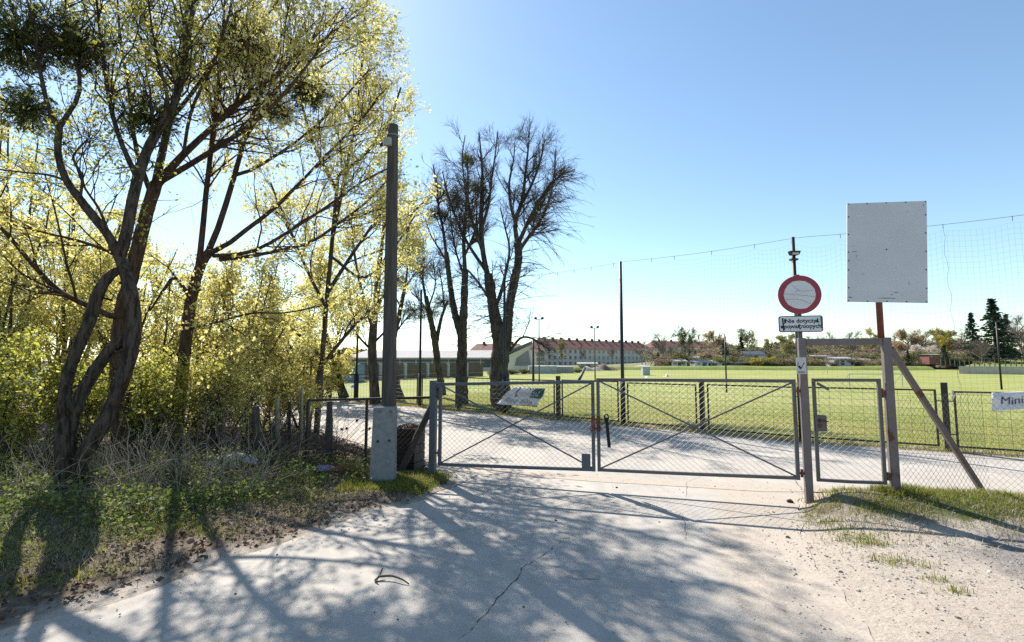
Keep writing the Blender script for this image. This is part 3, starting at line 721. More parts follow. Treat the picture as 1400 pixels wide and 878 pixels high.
for (px, py, Y, m_) in ((454, 582, 8.0, 'litter'), (467.5, 587, 8.0, 'litter'), (474, 586, 7.98, 'black'), (488, 575, 7.95, 'black'), (500, 583, 7.95, 'litter'), (496, 589, 7.95, 'litter'), (505, 586, 7.93, 'litter'), (443, 595, 8.0, 'litter')):
    mb = MB(); c = P(px, py, Y - 0.03); a = unit(RNG.normal(size=3)) * 0.035; b = unit(np.cross(a, RNG.normal(size=3))) * 0.025
    mb.quads([[c - a, c + b, c + a * 1.1, c - b]]); mb.quads([[c - a * 0.5, c + b * 1.3, c + b * 0.2 + a, c + a * 0.3]])
    mb.build('caught_leaf', M[m_], t)
def stake(label, px, by, ty, Y, r, mat, lean=0.0, sides=7):
    b = P(px, by, Y); tp = P(px + lean, ty, Y); b[2] = min(b[2], gzs(b[0], b[1])) - 0.1
    mb = MB(); k = 8; pts = np.array([lerp(b, tp, s) for s in np.linspace(0, 1, k)]); pts[:, 0] += wig(k, r * 0.15, 4, int(px))
    mb.tubes(pts[None], (np.linspace(r * 1.1, r * 0.9, k) * (1 + 0.06 * RNG.normal(size=k)))[None], sides, True)
    return tag(mb.build('wooden_post' if r > 0.04 else 'wooden_stake', mat, None, True), label, 'post', 'posts along the overgrown fence')
stake('weathered grey timber post behind the black-framed fence panel', 451, 636, 549, 8.25, 0.058, M['oldwood'], -0.5)
stake('pale thin stake just left of the black-framed fence panel', 412, 596, 528, 10.5, 0.032, M['stakewood'], 1)
stake('dark thin stake between two pale stakes near the fence panel', 396, 611, 549, 9.7, 0.028, M['darkwood'])
stake('pale stake between the dark stake and the grey post in bushes', 380, 620, 545, 9.3, 0.045, M['stakewood'], -1)
stake('rough grey post right of the crumpled white sheet', 351, 652, 556, 8.3, 0.06, M['oldwood'], -1)
stake('pale thin stake behind the crumpled white sheet', 305, 628, 548, 9.0, 0.035, M['stakewood'], 0.5)
stake('leftmost grey post half hidden in the yellow bushes', 290, 618, 558, 9.3, 0.06, M['oldwood'], 1)
t = thing('wire_fence', 'slack wires strung between the posts in the bushes', 'fence', P(351, 640, 8.3))
for zz in (0.35, 0.7, 1.05):
    mb = MB(); q = [P(290, 560, 9.3), P(351, 560, 8.35), P(418, 560, 8.15)]
    for w_ in q: w_[2] = zz + 0.15
    mb.wires([catmull([q[0], lerp(q[0], q[1], .5) - Z * .03, q[1], lerp(q[1], q[2], .5) - Z * .03, q[2]], 16)], 0.003); mb.build('wire', M['wire_dark'], t)

# ------------------------------------------------------------------ utility pole on a concrete plinth
PYd = 7.2; pbx = P(525, 648, PYd)
t = thing('utility_pole', 'tall weathered timber pole bolted to a concrete plinth beside the gate', 'pole', (pbx[0], PYd, 0))
ptop = P(535, 167, PYd + 0.1)
zpl = P(527, 557, PYd - 0.11)[2]
mb = MB(); n = 5
for w, d, z0, z1 in ((0.172, 0.10, 0.0, zpl),):
    c0 = A(P(524, 640, PYd)[0], PYd - 0.0, 0); c1 = A(P(527, 557, PYd)[0], PYd, zpl)
    V = []
    for c_, ww in ((c0 + A(0, 0, -0.2), 0.178), (c0 + A(0, 0, 0.03), 0.176), (c1, 0.152)):
        V += [c_ + A(-ww, -0.1, 0), c_ + A(ww, -0.1, 0), c_ + A(ww, 0.1, 0), c_ + A(-ww, 0.1, 0)]
    F = [np.array([[k, k + 1, k + 5, k + 4] if k % 4 < 3 else [k, k - 3, k + 1, k + 4] for k in range(8)]), np.array([[8, 9, 10, 11]])]
    mb.add(V, F)
pl = mb.build('plinth', M['concrete'], t, bevel=0.012)
for (px, py, col) in ((518.5, 563, 'galv'), (534, 563, 'galv'), (516.5, 603.5, 'black'), (532, 602.5, 'black')):
    mb = MB(); c_ = P(px, py, PYd - 0.1); c_[1] = PYd - 0.1
    mb.tube([c_ + A(0, 0.02, 0), c_ + A(0, -0.022, 0)], 0.015 if col == 'galv' else 0.012, 6); mb.tube([c_ + A(0, 0.001, 0), c_ + A(0, -0.006, 0)], 0.026 if col == 'galv' else 0.019, 10); mb.build('bolt', M[col], pl)
mb = MB(); k = 14; pp = np.array([lerp(A(P(527, 560, PYd)[0], PYd + 0.21, 0.1), A(ptop[0], PYd + 0.21, ptop[2]), s) for s in np.linspace(0, 1, k)])
mb.tubes(pp[None], (np.linspace(0.122, 0.083, k))[None], 12, True); mb.build('shaft', M['oldwood'], t, True)
bxp = P(531, 196, PYd + 0.1)
mb = MB(); mb.boxax(bxp + A(0.005, -0.06, 0), A(0.055, 0, 0), A(0, 0.035, 0), A(0, 0, 0.062)); mb.build('junction_box', plain('box_plastic', (0.36, 0.34, 0.30), (0.3, 0.28, 0.25), 8, 0.6), t, bevel=0.008)
mb = MB(); zc = P(535, 186, PYd + 0.2)[2]; mb.tube([(pp[-1][0], PYd + 0.21, zc - 0.012), (pp[-1][0], PYd + 0.21, zc + 0.012)], 0.092, 14); mb.build('band', M['galv'], t)
mb = MB(); c_ = bxp + A(-0.11, 0.0, -0.02); mb.tube([c_ + A(0.08, 0.05, 0), c_], 0.008, 6); mb.tube([c_ + A(0, 0, -0.03), c_ + A(0, 0, 0.0), c_ + A(0, 0, 0.035)], [0.018, 0.028, 0.014], 10); mb.build('insulator', M['black'], t, True)
# ------------------------------------------------------------------ leaf bin
t = thing('leaf_bin', 'dark box heaped with dead leaves behind the timber prop', 'bin', (-1.75, 8.15, 0))
cx0 = P(556, 640, 8.15)[0]; hb = 0.70; gz0 = gzs(cx0, 8.15) - 0.03
for s, mm in ((0, 'darkwood'), (1, 'oldwood'), (2, 'darkwood'), (3, 'darkwood')):
    ang = math.radians(-14 + 90 * s); dx = A(math.cos(ang), math.sin(ang), 0); dy = A(-math.sin(ang), math.cos(ang), 0); c_ = A(cx0, 8.25, 0) - dy * 0.2
    for k in range(5):
        mb = MB(); z0 = gz0 + 0.02 + k * hb / 5; mb.boxax(c_ + Z * (z0 + hb / 10), dx * 0.205, dy * 0.009, Z * (hb / 10 - 0.006)); mb.build('plank', M[mm], t)
mb = MB(); q = []
for k in range(420):
    c_ = A(cx0, 8.25, gz0 + hb - 0.04) + A(*RNG.uniform(-0.19, 0.19, 2), 0); c_[2] += RNG.uniform(0, 0.10) * (1 - (np.hypot(c_[0] - cx0, c_[1] - 8.25) / 0.27) ** 2)
    a = unit(RNG.normal(size=3)) * 0.04; b = unit(np.cross(a, RNG.normal(size=3))) * 0.026; q.append([c_ - a, c_ + b, c_ + a, c_ - b])
mb.quads(q); tag(mb.build('leaf_fill', M['litter'], t), kind='stuff')

# ------------------------------------------------------------------ field fence and ball-stop net
posts = []
for i in range(len(FENCE) - 1): posts += [FENCE[i], (FENCE[i] + FENCE[i + 1]) / 2]
t = thing('field_fence', 'low black welded-mesh fence running along the edge of the playing field', 'fence', (*FENCE[5], 0))
mesh_panels = []
for i, p in enumerate(posts):
    if i % 2:
        h = 1.34 if i != 13 else 1.37; mb = MB(); mb.bar(A(*p, -0.2), A(*p, h), 0.105, 0.105, A(3.4, -2.75, 0)); mb.build('post', M['black'], t)
for i in range(len(posts) - 1):
    a, b = posts[i], posts[i + 1]; L = np.linalg.norm(b - a); d = (b - a) / L; g = 0.15
    a2, b2 = a + d * g, b - d * g; zt = 1.22 + 0.015 * math.sin(i * 2.3); zb = 0.09; d3 = A(*d, 0); w = 0.034
    mb = MB(); q = lambda pt, z: A(*pt, z)
    mb.bar(q(a2, zb), q(a2, zt), w, w, d3); mb.bar(q(b2, zb), q(b2, zt), w, w, d3)
    mb.bar(q(a2 + d * w / 2, zt - w / 2), q(b2 - d * w / 2, zt - w / 2), w * 0.96, w * 0.96, Z); mb.bar(q(a2 + d * w / 2, zb + w / 2), q(b2 - d * w / 2, zb + w / 2), w * 0.96, w * 0.96, Z)
    for zz in (0.34, 1.0):
        mb.bar(q(a, zz), q(a2 - d * w / 2, zz), 0.02, 0.03, Z); mb.bar(q(b2 + d * w / 2, zz), q(b, zz), 0.02, 0.03, Z)
    fr = mb.build('panel_frame', M['black'], t)
    segs = []; l2 = L - 2 * g; nv = max(2, int(round(l2 / 0.2)))
    for s in np.linspace(0, 1, nv + 1)[1:-1]: segs.append([q(a2 + (b2 - a2) * s, zb), q(a2 + (b2 - a2) * s, zt)])
    for zz in np.arange(zb + 0.14, zt - 0.05, 0.15): segs.append([q(a2, zz), q(b2, zz)])
    mb = MB(); mb.wires(segs, 0.0034); tag(mb.build('wire_mesh', M['wire_dark'], fr), kind='stuff')
NETH = 4.66
order = ['fourth net pole left of the big bare tree', 'dark green net pole behind the yellow-leaved bushes', 'thin dark net pole left of the timber pole', 'thin dark net pole between the timber pole and the gate',
         'dark green net pole in front of the big bare tree trunk', 'tall dark net pole rising behind the meeting gate leaves', 'dark net pole carrying a floodlight behind the round red sign', 'net pole beyond the picture edge']
for i in range(1, 8):
    p = FENCE[i]; tp = thing('net_pole', order[i], 'pole', (*p, 0), 'poles of the ball-stop net')
    hh_ = NETH + 0.02
    mb = MB(); mb.tube([A(*p, -0.2), A(*p, 1.3), A(*p, hh_)], [0.05, 0.05, 0.042], 10); mb.build('shaft', M['green_pole'] if i == 4 else M['black'], tp, True)
    mb = MB(); mb.tube([A(*p, -0.1), A(*p, 1.32)], 0.068, 10); mb.build('sleeve', M['black'], tp, True)
    if i == 6:
        c_ = A(*p, P(1093, 348, p[1])[2]) + A(-0.05, -0.12, 0)
        mb = MB(); V = [c_ + A(sx * wx, sy * 0.065, z_) for z_, wx in ((0.05, 0.125), (-0.045, 0.085)) for sx, sy in ((-1, -1), (1, -1), (1, 1), (-1, 1))]
        mb.add(V, np.array([[0, 1, 2, 3], [7, 6, 5, 4], [0, 4, 5, 1], [1, 5, 6, 2], [2, 6, 7, 3], [3, 7, 4, 0]])); fl_ = mb.build('floodlight', M['black'], tp, bevel=0.01)
        mb = MB(); mb.boxax(c_ + A(-0.01, -0.066, -0.02), (0.075, 0, 0), (0, 0.006, 0), (0, 0, 0.022)); mb.build('lens', plain('lens', (0.5, 0.47, 0.36), (0.42, 0.4, 0.3), 9, 0.3), fl_)
        mb = MB(); c2 = A(*p, P(1093, 355, p[1])[2]); mb.boxax(c2, (0.075, 0, 0), (0, 0.06, 0), (0, 0, 0.02)); mb.build('bracket', M['black'], tp)
net = thing('ball_stop_net', 'tall fine-meshed net hung from a wire along the field edge', 'net', (*FENCE[5], 0))
fp = np.array(FENCE[:8]); cum = np.concatenate([[0], np.cumsum(np.linalg.norm(np.diff(fp, axis=0), axis=1))]); TL = cum[-1]
def fl_pt(s): return np.array([np.interp(s, cum, fp[:, 0]), np.interp(s, cum, fp[:, 1])])
wire_z = lambda s: NETH - 0.05 * np.sin(np.pi * ((s % 4.4) / 4.4))
mb = MB(); ss = np.linspace(0, TL, 120); mb.wires([[A(*fl_pt(s), wire_z(s)) for s in ss]], 0.004, 4); mb.build('head_wire', M['wire_dark'], net)
clips = [0.0]
while clips[-1] < TL - 0.5: clips.append(clips[-1] + random.uniform(0.5, 1.3))
clips = np.array(clips)
for s in clips: mb = MB(); mb.wires([[A(*fl_pt(s), wire_z(s) + 0.01), A(*fl_pt(s), wire_z(s) - 0.09)]], 0.006, 4); mb.build('clip', M['wire_dark'], net)
nrm2 = unit(A(2.75, 3.4)); cell = 0.092
sg_ = np.arange(0, TL, cell); depthz = np.linspace(0, 1, 39)
def ntop(s):
    i = np.clip(np.searchsorted(clips, s) - 1, 0, len(clips) - 2); w = clips[i + 1] - clips[i]; u = np.clip((s - clips[i]) / w, 0, 1)
    return wire_z(s) - 0.09 - (0.05 + 0.16 * (np.sin(i * 12.9) ** 4)) * 4 * u * (1 - u) * np.minimum(w, 1.2)
S, D = np.meshgrid(sg_, depthz, indexing='ij'); tops = ntop(S); Zn = tops - D * (NETH - 0.33) + (tops - NETH) * -0.6 * D
xy = np.stack([np.interp(S, cum, fp[:, 0]), np.interp(S, cum, fp[:, 1])], -1)
sway = 0.03 * np.sin(S * 0.9 + D * 3) + 0.012 * np.sin(S * 2.3 - D * 5) + 0.09
along = 0.012 * np.sin(S * 1.7 + D * 4.0) * D
fd = unit(A(3.4, -2.75))
NV = np.concatenate([xy + sway[..., None] * nrm2 + along[..., None] * fd, Zn[..., None]], -1)
mb = MB(); rr0 = 0.00088
mb.wires(NV, rr0); mb.wires(NV.transpose(1, 0, 2), rr0)
tag(mb.build('netting', M['net'], net), kind='stuff')
mb = MB(); s0 = np.interp(8.9, fp[5:, 0], cum[5:]); pts = [A(*(fl_pt(s0 + 0.022 * math.sin(k * 1.7) + 0.004 * k) + nrm2 * 0.12), NETH - 0.12 - k * 0.17) for k in range(26)]
mb.wires([pts], 0.003, 4); mb.build('lacing_cord', M['net'], net)

# ------------------------------------------------------------------ banners on the field fence
def cloth(name, label, fn, mat, nu=26, nv=14):
    us, vs = np.meshgrid(np.linspace(0, 1, nu), np.linspace(0, 1, nv), indexing='ij'); V = fn(us.ravel(), vs.ravel()); i = np.arange(nu * nv).reshape(nu, nv)
    F = np.stack([i[:-1, :-1], i[1:, :-1], i[1:, 1:], i[:-1, 1:]], -1).reshape(-1, 4)
    t = thing(name, label, 'banner', V.mean(0)); o = mk('sheet', V - loc_of(t), [F], mat, t, True)
    s = o.modifiers.new('thick', 'SOLIDIFY'); s.thickness = 0.003; s.offset = -1; return t
M['banner'] = plain('banner_vinyl', (0.62, 0.62, 0.64), (0.52, 0.52, 0.55), 5, 0.5, spec=0.4)
M['banner_green'] = plain('banner_green', (0.015, 0.075, 0.07), (0.02, 0.10, 0.09), 5, 0.5)
M['banner_blue'] = plain('banner_blue', (0.02, 0.025, 0.07), (0.03, 0.035, 0.09), 5, 0.6)
M['banner_grey'] = plain('banner_grey', (0.20, 0.21, 0.23), (0.26, 0.27, 0.29), 5, 0.6)
def mapq(c00, c10, c11, c01, dist, wob, k=0.0):
    """bilinear patch between picture corners, standing just in front of the fence line"""
    def on_line(px):           # depth of fence line in direction px
        u = (px - CX) / FPX; best = None
        for i in range(len(FENCE) - 1):
            a, b = FENCE[i], FENCE[i + 1]; den = (b[0] - a[0]) - u * (b[1] - a[1])
            s = (u * a[1] - a[0]) / den if abs(den) > 1e-9 else 9
            if -0.001 <= s <= 1.001: best = a[1] + s * (b[1] - a[1])
        return best if best else FENCE[-1][1]
    C = [P(q[0], q[1], on_line(q[0]) - dist) for q in (c00, c10, c11, c01)]
    nn_ = A(-unit(A(2.75, 3.4))[0], -unit(A(2.75, 3.4))[1], 0)
    def fn(u, v, off=0.0):
        u = np.asarray(u)[:, None]; v = np.asarray(v)[:, None]
        p = C[0] * (1 - u) * (1 - v) + C[1] * u * (1 - v) + C[2] * u * v + C[3] * (1 - u) * v
        w = np.sin(u * 7 + v * 3) * 0.5 + np.sin(u * 3 - v * 9 + 1) * 0.35 + np.sin(u * 15 + v * 5) * 0.18 + k * u
        return p + nn_ * (wob * w + off)
    return fn
fn = mapq((680, 552), (735, 557), (747, 531), (703, 529), 0.14, 0.13)
t = cloth('torn_banner', 'crumpled green and white banner draped over the field fence', fn, M['banner'])
def patch(name, u0, u1, v0, v1, mat, par, fn, off, nu=14, nv=8, skew=0.0):
    us, vs = np.meshgrid(np.linspace(u0, u1, nu), np.linspace(v0, v1, nv), indexing='ij'); us = us + (vs - v0) * skew
    V = fn(us.ravel(), vs.ravel(), off); i = np.arange(nu * nv).reshape(nu, nv)
    return mk(name, V - loc_of(par), [np.stack([i[:-1, :-1], i[1:, :-1], i[1:, 1:], i[:-1, 1:]], -1).reshape(-1, 4)], mat, par, True)
patch('green_field', 0.60, 0.985, 0.46, 0.97, M['banner_green'], t, fn, 0.006)
patch('white_sweep', 0.50, 0.60, 0.36, 0.97, M['banner'], t, fn, 0.012, skew=0.25)
patch('grey_stripe', 0.26, 0.32, 0.45, 1.0, M['banner_grey'], t, fn, 0.008, skew=-0.2)
for body, u, v, su, sv, mt in (('OZAŻ', 0.78, 0.66, 0.075, 0.34, 'banner'),):
    text_mesh('lettering', body, 1.0, (0, 0, 0), (1, 0, 0), (0, 1, 0), M[mt], t, warp=lambda X_, Y_: fn(u + X_ * su * 1.2, v + Y_ * sv, 0.013))
r_ = np.random.default_rng(3)
for k in range(11):
    u = 0.12 + 0.068 * k; v = 0.15 + 0.03 * r_.normal()
    if k in (5,): continue
    patch('worn_letter', u, u + 0.035, v, v + 0.16 + 0.04 * r_.random(), M['banner_grey'], t, fn, 0.007, 3, 3)
fn2 = mapq((1356, 562), (1452, 556), (1452, 533), (1356, 537), 0.08, 0.035)
t2 = cloth('white_banner', 'torn white banner with dark blue lettering tied to the fence at the picture edge', fn2, M['banner'])
text_mesh('lettering', 'Minist', 1.0, (0, 0, 0), (1, 0, 0), (0, 1, 0), M['banner_blue'], t2, warp=lambda X_, Y_: fn2(0.37 + X_ * 0.20, 0.50 + Y_ * 0.62 + 0.03 * np.sin(X_ * 4), 0.012))
mb = MB(); q = P(1367, 564, 9.3); mb.tube([q + A(0.03 * math.cos(a), 0, 0.035 * math.sin(a)) for a in np.linspace(-2.2, 1.6, 9)], 0.008, 5); mb.build('loose_cord', M['white'], t2)
mb = MB(); q = P(1302, 534, 9.75); mb.tube([q, q + A(0.01, -0.02, -0.09), q + A(-0.01, 0, -0.2)], [0.012, 0.02, 0.01], 6)
tag(mb.build('plastic_scrap', M['white'], None, True), 'scrap of white plastic tied to the fence panel near the thick post', 'scrap')

# ------------------------------------------------------------------ things lying about
def crumple(name, label, px, py, zoff, lx, ly, hgt, mat, seed, cat, ang=0.0, group=None):
    c = G(px, py, 0.12); c[2] = gzs(c[0], c[1]) + zoff; r = np.random.default_rng(seed); n = 22
    u, v = np.meshgrid(np.linspace(-1, 1, n), np.linspace(-1, 1, n), indexing='ij')
    h = np.zeros_like(u)
    for k in range(1, 14): h += np.abs(np.sin(u * r.uniform(-1, 1) * k * 1.9 + v * r.uniform(-1, 1) * k * 1.9 + r.uniform(0, 6))) / k ** 0.6
    edge = 1 - np.maximum(np.abs(u), np.abs(v)) ** 3
    rad = 1 + 0.25 * np.sin(3 * np.arctan2(v, u) + r.uniform(0, 6))
    X_ = u * lx * rad; Y_ = v * ly * rad; ca, sa = math.cos(ang), math.sin(ang)
    V = np.stack([c[0] + X_ * ca - Y_ * sa, c[1] + X_ * sa + Y_ * ca, c[2] + hgt * (h / h.max()) * (0.25 + 0.75 * edge)], -1).reshape(-1, 3)
    i = np.arange(n * n).reshape(n, n); F = np.stack([i[:-1, :-1], i[1:, :-1], i[1:, 1:], i[:-1, 1:]], -1).reshape(-1, 4)
    return tag(mk(name, V, [F], mat, None, False), label, cat, group)
crumple('plastic_sheet', 'crumpled white plastic sheet lying in the dead stalks', 318, 651, 0.06, 0.30, 0.15, 0.22, plain('sheet_plastic', (0.50, 0.50, 0.52), (0.30, 0.30, 0.32), 14, 0.5), 2, 'litter', 0.35)
M['rag_purple'] = plain('purple_rag', (0.16, 0.10, 0.20), (0.35, 0.3, 0.38), 22, 0.85)
M['rag_orange'] = plain('orange_rag', (0.26, 0.10, 0.06), (0.17, 0.065, 0.045), 9, 0.85)
crumple('purple_rag', 'purple and white rag lying at the foot of the fence panel', 444, 646, 0.02, 0.12, 0.09, 0.10, M['rag_purple'], 4, 'rag', 0.5)
crumple('orange_rag', 'rust orange cloth lying at the foot of the fence panel', 467, 644, 0.02, 0.22, 0.10, 0.09, M['rag_orange'], 6, 'rag', 0.1)
# broken twig on the road
t = thing('broken_twig', 'forked broken twig lying on the road', 'twig', G(530, 796))
e0, e1, e2 = G(513, 796), G(522, 790), G(559, 800); e3 = e1 + A(0.0, 0.02, 0.07)
for pts, r0, r1 in (([e0 + Z * .012, lerp(e0, e1, .6) + Z * .03, e3], 0.011, 0.007), ([lerp(e0, e1, .4) + Z * .03, lerp(e1, e2, 0.35) + Z * .035, lerp(e1, e2, 0.75) + Z * .03, e2 + Z * .008], 0.010, 0.005), ([e0 + Z * .01, e0 + A(0.03, -0.03, .02)], .009, .006)):
    mb = MB(); c_ = catmull(pts, 9); mb.tubes(c_[None], np.linspace(r0, r1, 9)[None], 6, True); mb.build('branch', M['twig'], t, True)
# stones
ico = None
def rock(c, s, r):
    ph = (1 + 5 ** .5) / 2; v = np.array([(-1, ph, 0), (1, ph, 0), (-1, -ph, 0), (1, -ph, 0), (0, -1, ph), (0, 1, ph), (0, -1, -ph), (0, 1, -ph), (ph, 0, -1), (ph, 0, 1), (-ph, 0, -1), (-ph, 0, 1)]) / 1.9
    f = np.array([(0, 11, 5), (0, 5, 1), (0, 1, 7), (0, 7, 10), (0, 10, 11), (1, 5, 9), (5, 11, 4), (11, 10, 2), (10, 7, 6), (7, 1, 8), (3, 9, 4), (3, 4, 2), (3, 2, 6), (3, 6, 8), (3, 8, 9), (4, 9, 5), (2, 4, 11), (6, 2, 10), (8, 6, 7), (9, 8, 1)])
    v = v * r.uniform(0.6, 1.25, (12, 1)) * np.array([1, r.uniform(.6, 1), r.uniform(.45, .8)]); a = r.uniform(0, 6.28); ca, sa = math.cos(a), math.sin(a)
    v = np.column_stack([v[:, 0] * ca - v[:, 1] * sa, v[:, 0] * sa + v[:, 1] * ca, v[:, 2]]); return v * s + c, f
r_ = np.random.default_rng(21)
for lab, px, py, s, m_ in (('dark round stone at the end of the gate shadow', 1080, 687, 0.045, 'darkwood'), ('small dark stone on the road before the gate', 843, 667, 0.022, 'darkwood'), ('dark pebble in the shade near the middle of the road', 760, 712, 0.018, 'darkwood')):
    v, f = rock(G(px, py) + Z * s * 0.3, s, r_); tag(mk('stone', v, [f], M[m_]), lab, 'stone', 'loose stones on the ground')

# ------------------------------------------------------------------ trees: machinery
def limb(pts, n=14):
    """pts: (px, py, Y, width in px of the photograph)"""
    a = np.array([np.append(P(q[0], q[1], q[2]), q[3] * q[2] / FPX / 2) for q in pts]); c = catmull(a, n)
    k = np.sqrt(1 + (c[:, 0] / c[:, 1]) ** 2)
    return c[:, :3], np.maximum(c[:, 3] / k * 0.93, 0.004)
def stack(limbs): return np.stack([l[0] for l in limbs]), np.stack([l[1] for l in limbs])
def spawn(PR, n, L, ang, N=6, up=0.08, curl=0.22, rr=0.6, t=(0.15, 1.0), rng=RNG, rmax=1.0, rmin=0.003, rtip=0.35, lt=0.6):
    Pts, R = PR; B, Np = R.shape
    ln = np.linalg.norm(np.diff(Pts, axis=1), axis=2).sum(1); idx = rng.choice(B, n, p=ln / ln.sum())
    tt = rng.uniform(t[0], t[1], n); f = tt * (Np - 1); i = np.minimum(f.astype(int), Np - 2); fr = (f - i)[:, None]
    base = Pts[idx, i] * (1 - fr) + Pts[idx, i + 1] * fr; r = R[idx, i] * (1 - fr[:, 0]) + R[idx, i + 1] * fr[:, 0]
    T = unitrows(Pts[idx, i + 1] - Pts[idx, i]); pr = unitrows(np.cross(T, unitrows(rng.normal(size=(n, 3)))))
    a = np.radians(rng.uniform(ang[0], ang[1], n))[:, None]; d = np.cos(a) * T + np.sin(a) * pr
    Ln = rng.uniform(L[0], L[1], n) * (1 + lt * 0.3 - lt * tt); st = (Ln / (N - 1))[:, None]
    out = [base]
    for k in range(N - 1):
        d = unitrows(d + curl * rng.normal(size=(n, 3)) + np.array([0, 0, up])); out.append(out[-1] + d * st)
    r0 = np.clip(r * rr, rmin, rmax)
    return np.stack(out, 1), r0[:, None] * np.linspace(1, rtip, N)[None]
def leaf_quads(C, size, rng, asp=0.62, flat=0.0):
    n = len(C); a = rng.normal(size=(n, 3)); a[:, 2] *= (1 - flat); a = unitrows(a); b = np.cross(a, unitrows(rng.normal(size=(n, 3)))); b = unitrows(b)
    s = (np.clip(np.exp(rng.normal(size=n) * 0.38), 0.4, 2.0) * size / 2)[:, None]
    return np.stack([C - a * s, C + b * s * asp, C + a * s, C - b * s * asp], 1)
def pts_on(PR, n, rng, t=(0.2, 1.0), spread=0.05):
    Pts, R = PR; B, Np = R.shape; ln = np.linalg.norm(np.diff(Pts, axis=1), axis=2).sum(1); idx = rng.choice(B, n, p=ln / ln.sum())
    f = rng.uniform(t[0], t[1], n) * (Np - 1); i = np.minimum(f.astype(int), Np - 2); fr = (f - i)[:, None]
    return Pts[idx, i] * (1 - fr) + Pts[idx, i + 1] * fr + rng.normal(size=(n, 3)) * spread
def clumps(PR, nc, per, rng, t=(0.3, 1.0), spread=0.06, cs=0.06):
    c = pts_on(PR, nc, rng, t, spread); return np.repeat(c, per, axis=0) + rng.normal(size=(nc * per, 3)) * cs
def tree(name, label, trunk, crown, bark_m, twig_m, leaf_m, lv, leaves=None, cat='tree', group=None, seed=1, tsides=12, leaf_part='crown', bulge=0.0, rough=0.07):
    rng = np.random.default_rng(seed); base = trunk[0][0][0].copy(); t = thing(name, label, cat, base, group)
    mb = MB(); tp, tr = stack(trunk)
    if bulge: tr = tr * (1 + bulge * rng.normal(size=tr.shape) * 0.5)
    mb.tubes(tp, tr, tsides, True, rough, rng); mb.build('trunk', bark_m, t, True)
    cur = stack(crown); mb = MB(); mb.tubes(cur[0], cur[1], 8, True); all_ = [cur]
    if rough and tsides > 14:
        sb = spawn((tp, tr), 16, (0.08, 0.28), (45, 85), N=4, curl=0.2, rr=0.3, rmax=0.03, rmin=0.01, t=(0.2, 0.9), rng=rng, rtip=0.7); mb.tubes(sb[0], sb[1], 6, True)
        sb = spawn((tp, tr), 26, (0.4, 1.3), (40, 80), N=8, curl=0.2, up=0.06, rr=0.08, rmax=0.009, rmin=0.004, t=(0.25, 0.95), rng=rng); mb.tubes(sb[0], sb[1], 4)
    for kw in lv:
        k = dict(kw); n = k.pop('n'); sd_ = k.pop('sides', 4)
        cur = spawn(cur if not k.pop('from_all', False) else cur, n, rng=rng, **k); mb.tubes(cur[0], cur[1], sd_); all_.append(cur)
    mb.build('branches', twig_m if isinstance(twig_m, bpy.types.Material) else bark_m, t, True)
    if leaves:
        mb = MB()
        for (src, nc, per, size, spread, cs) in leaves: mb.quads(leaf_quads(clumps(all_[src], nc, per, rng, spread=spread, cs=cs), size, rng))
        mb.build(leaf_part, leaf_m, t)
    return t, all_

# ------------------------------------------------------------------ the clump of trees on the left verge
a_ = limb([(90, 700, 6.0, 40), (85, 620, 6.0, 31), (87, 560, 6.05, 28), (92, 515, 6.1, 27), (106, 476, 6.12, 27), (122, 440, 6.15, 27), (136, 398, 6.2, 26), (150, 377, 6.25, 22), (168, 366, 6.3, 14)], 22)
b_ = limb([(98, 700, 6.1, 34), (94, 600, 6.1, 29), (108, 548, 6.15, 29), (127, 512, 6.2, 28), (149, 481, 6.25, 27), (166, 467, 6.3, 25), (178, 455, 6.3, 16)], 20)
c_ = limb([(104, 700, 6.05, 44), (106, 640, 6.1, 36), (123, 608, 6.12, 33), (141, 578, 6.15, 32), (157, 546, 6.2, 31), (171, 505, 6.25, 31), (180, 466, 6.3, 34), (183, 432, 6.3, 29), (178, 398, 6.3, 28), (167, 360, 6.35, 27), (158, 342, 6.35, 22)], 26)
c1 = limb([(164, 352, 6.35, 20), (148, 322, 6.3, 17), (131, 300, 6.25, 17), (112, 276, 6.2, 16), (94, 252, 6.2, 15), (82, 225, 6.2, 14), (79, 203, 6.2, 14), (81, 172, 6.2, 13)], 20)
c1a = limb([(81, 175, 6.2, 11), (68, 153, 6.2, 9), (58, 113, 6.15, 8), (51, 74, 6.1, 7), (44, 30, 6.0, 5), (30, -30, 5.9, 3)], 14)
c1b = limb([(81, 175, 6.2, 10), (94, 154, 6.25, 9), (107, 133, 6.3, 8), (109, 105, 6.35, 7), (98, 68, 6.4, 6), (88, 20, 6.5, 5), (95, -40, 6.6, 3)], 14)
c2 = limb([(164, 352, 6.35, 20), (172, 325, 6.4, 19), (178, 290, 6.45, 19), (186, 253, 6.5, 18), (196, 219, 6.6, 17), (212, 184, 6.7, 15), (236, 150, 6.8, 12), (250, 100, 6.9, 10), (259, 44, 7.0, 8), (266, -10, 7.0, 6), (275, -80, 7.0, 4)], 22)
c2b = limb([(186, 240, 6.5, 11), (164, 191, 6.5, 9), (150, 140, 6.5, 8), (142, 85, 6.5, 6), (135, 30, 6.5, 5), (128, -40, 6.4, 3)], 14)
c2c = limb([(212, 184, 6.7, 8), (230, 140, 6.6, 7), (215, 80, 6.5, 5), (205, 20, 6.4, 4), (200, -40, 6.3, 3)], 14)
c3 = limb([(96, 250, 6.2, 6), (70, 240, 6.1, 5), (35, 236, 6.0, 4), (0, 232, 5.8, 3)], 14)
c4 = limb([(110, 272, 6.2, 5), (112, 240, 6.25, 5), (100, 215, 6.3, 4), (120, 190, 6.4, 3)], 14)
c5 = limb([(150, 322, 6.3, 6), (135, 285, 6.5, 5), (115, 255, 6.6, 4), (100, 215, 6.7, 3)], 14)
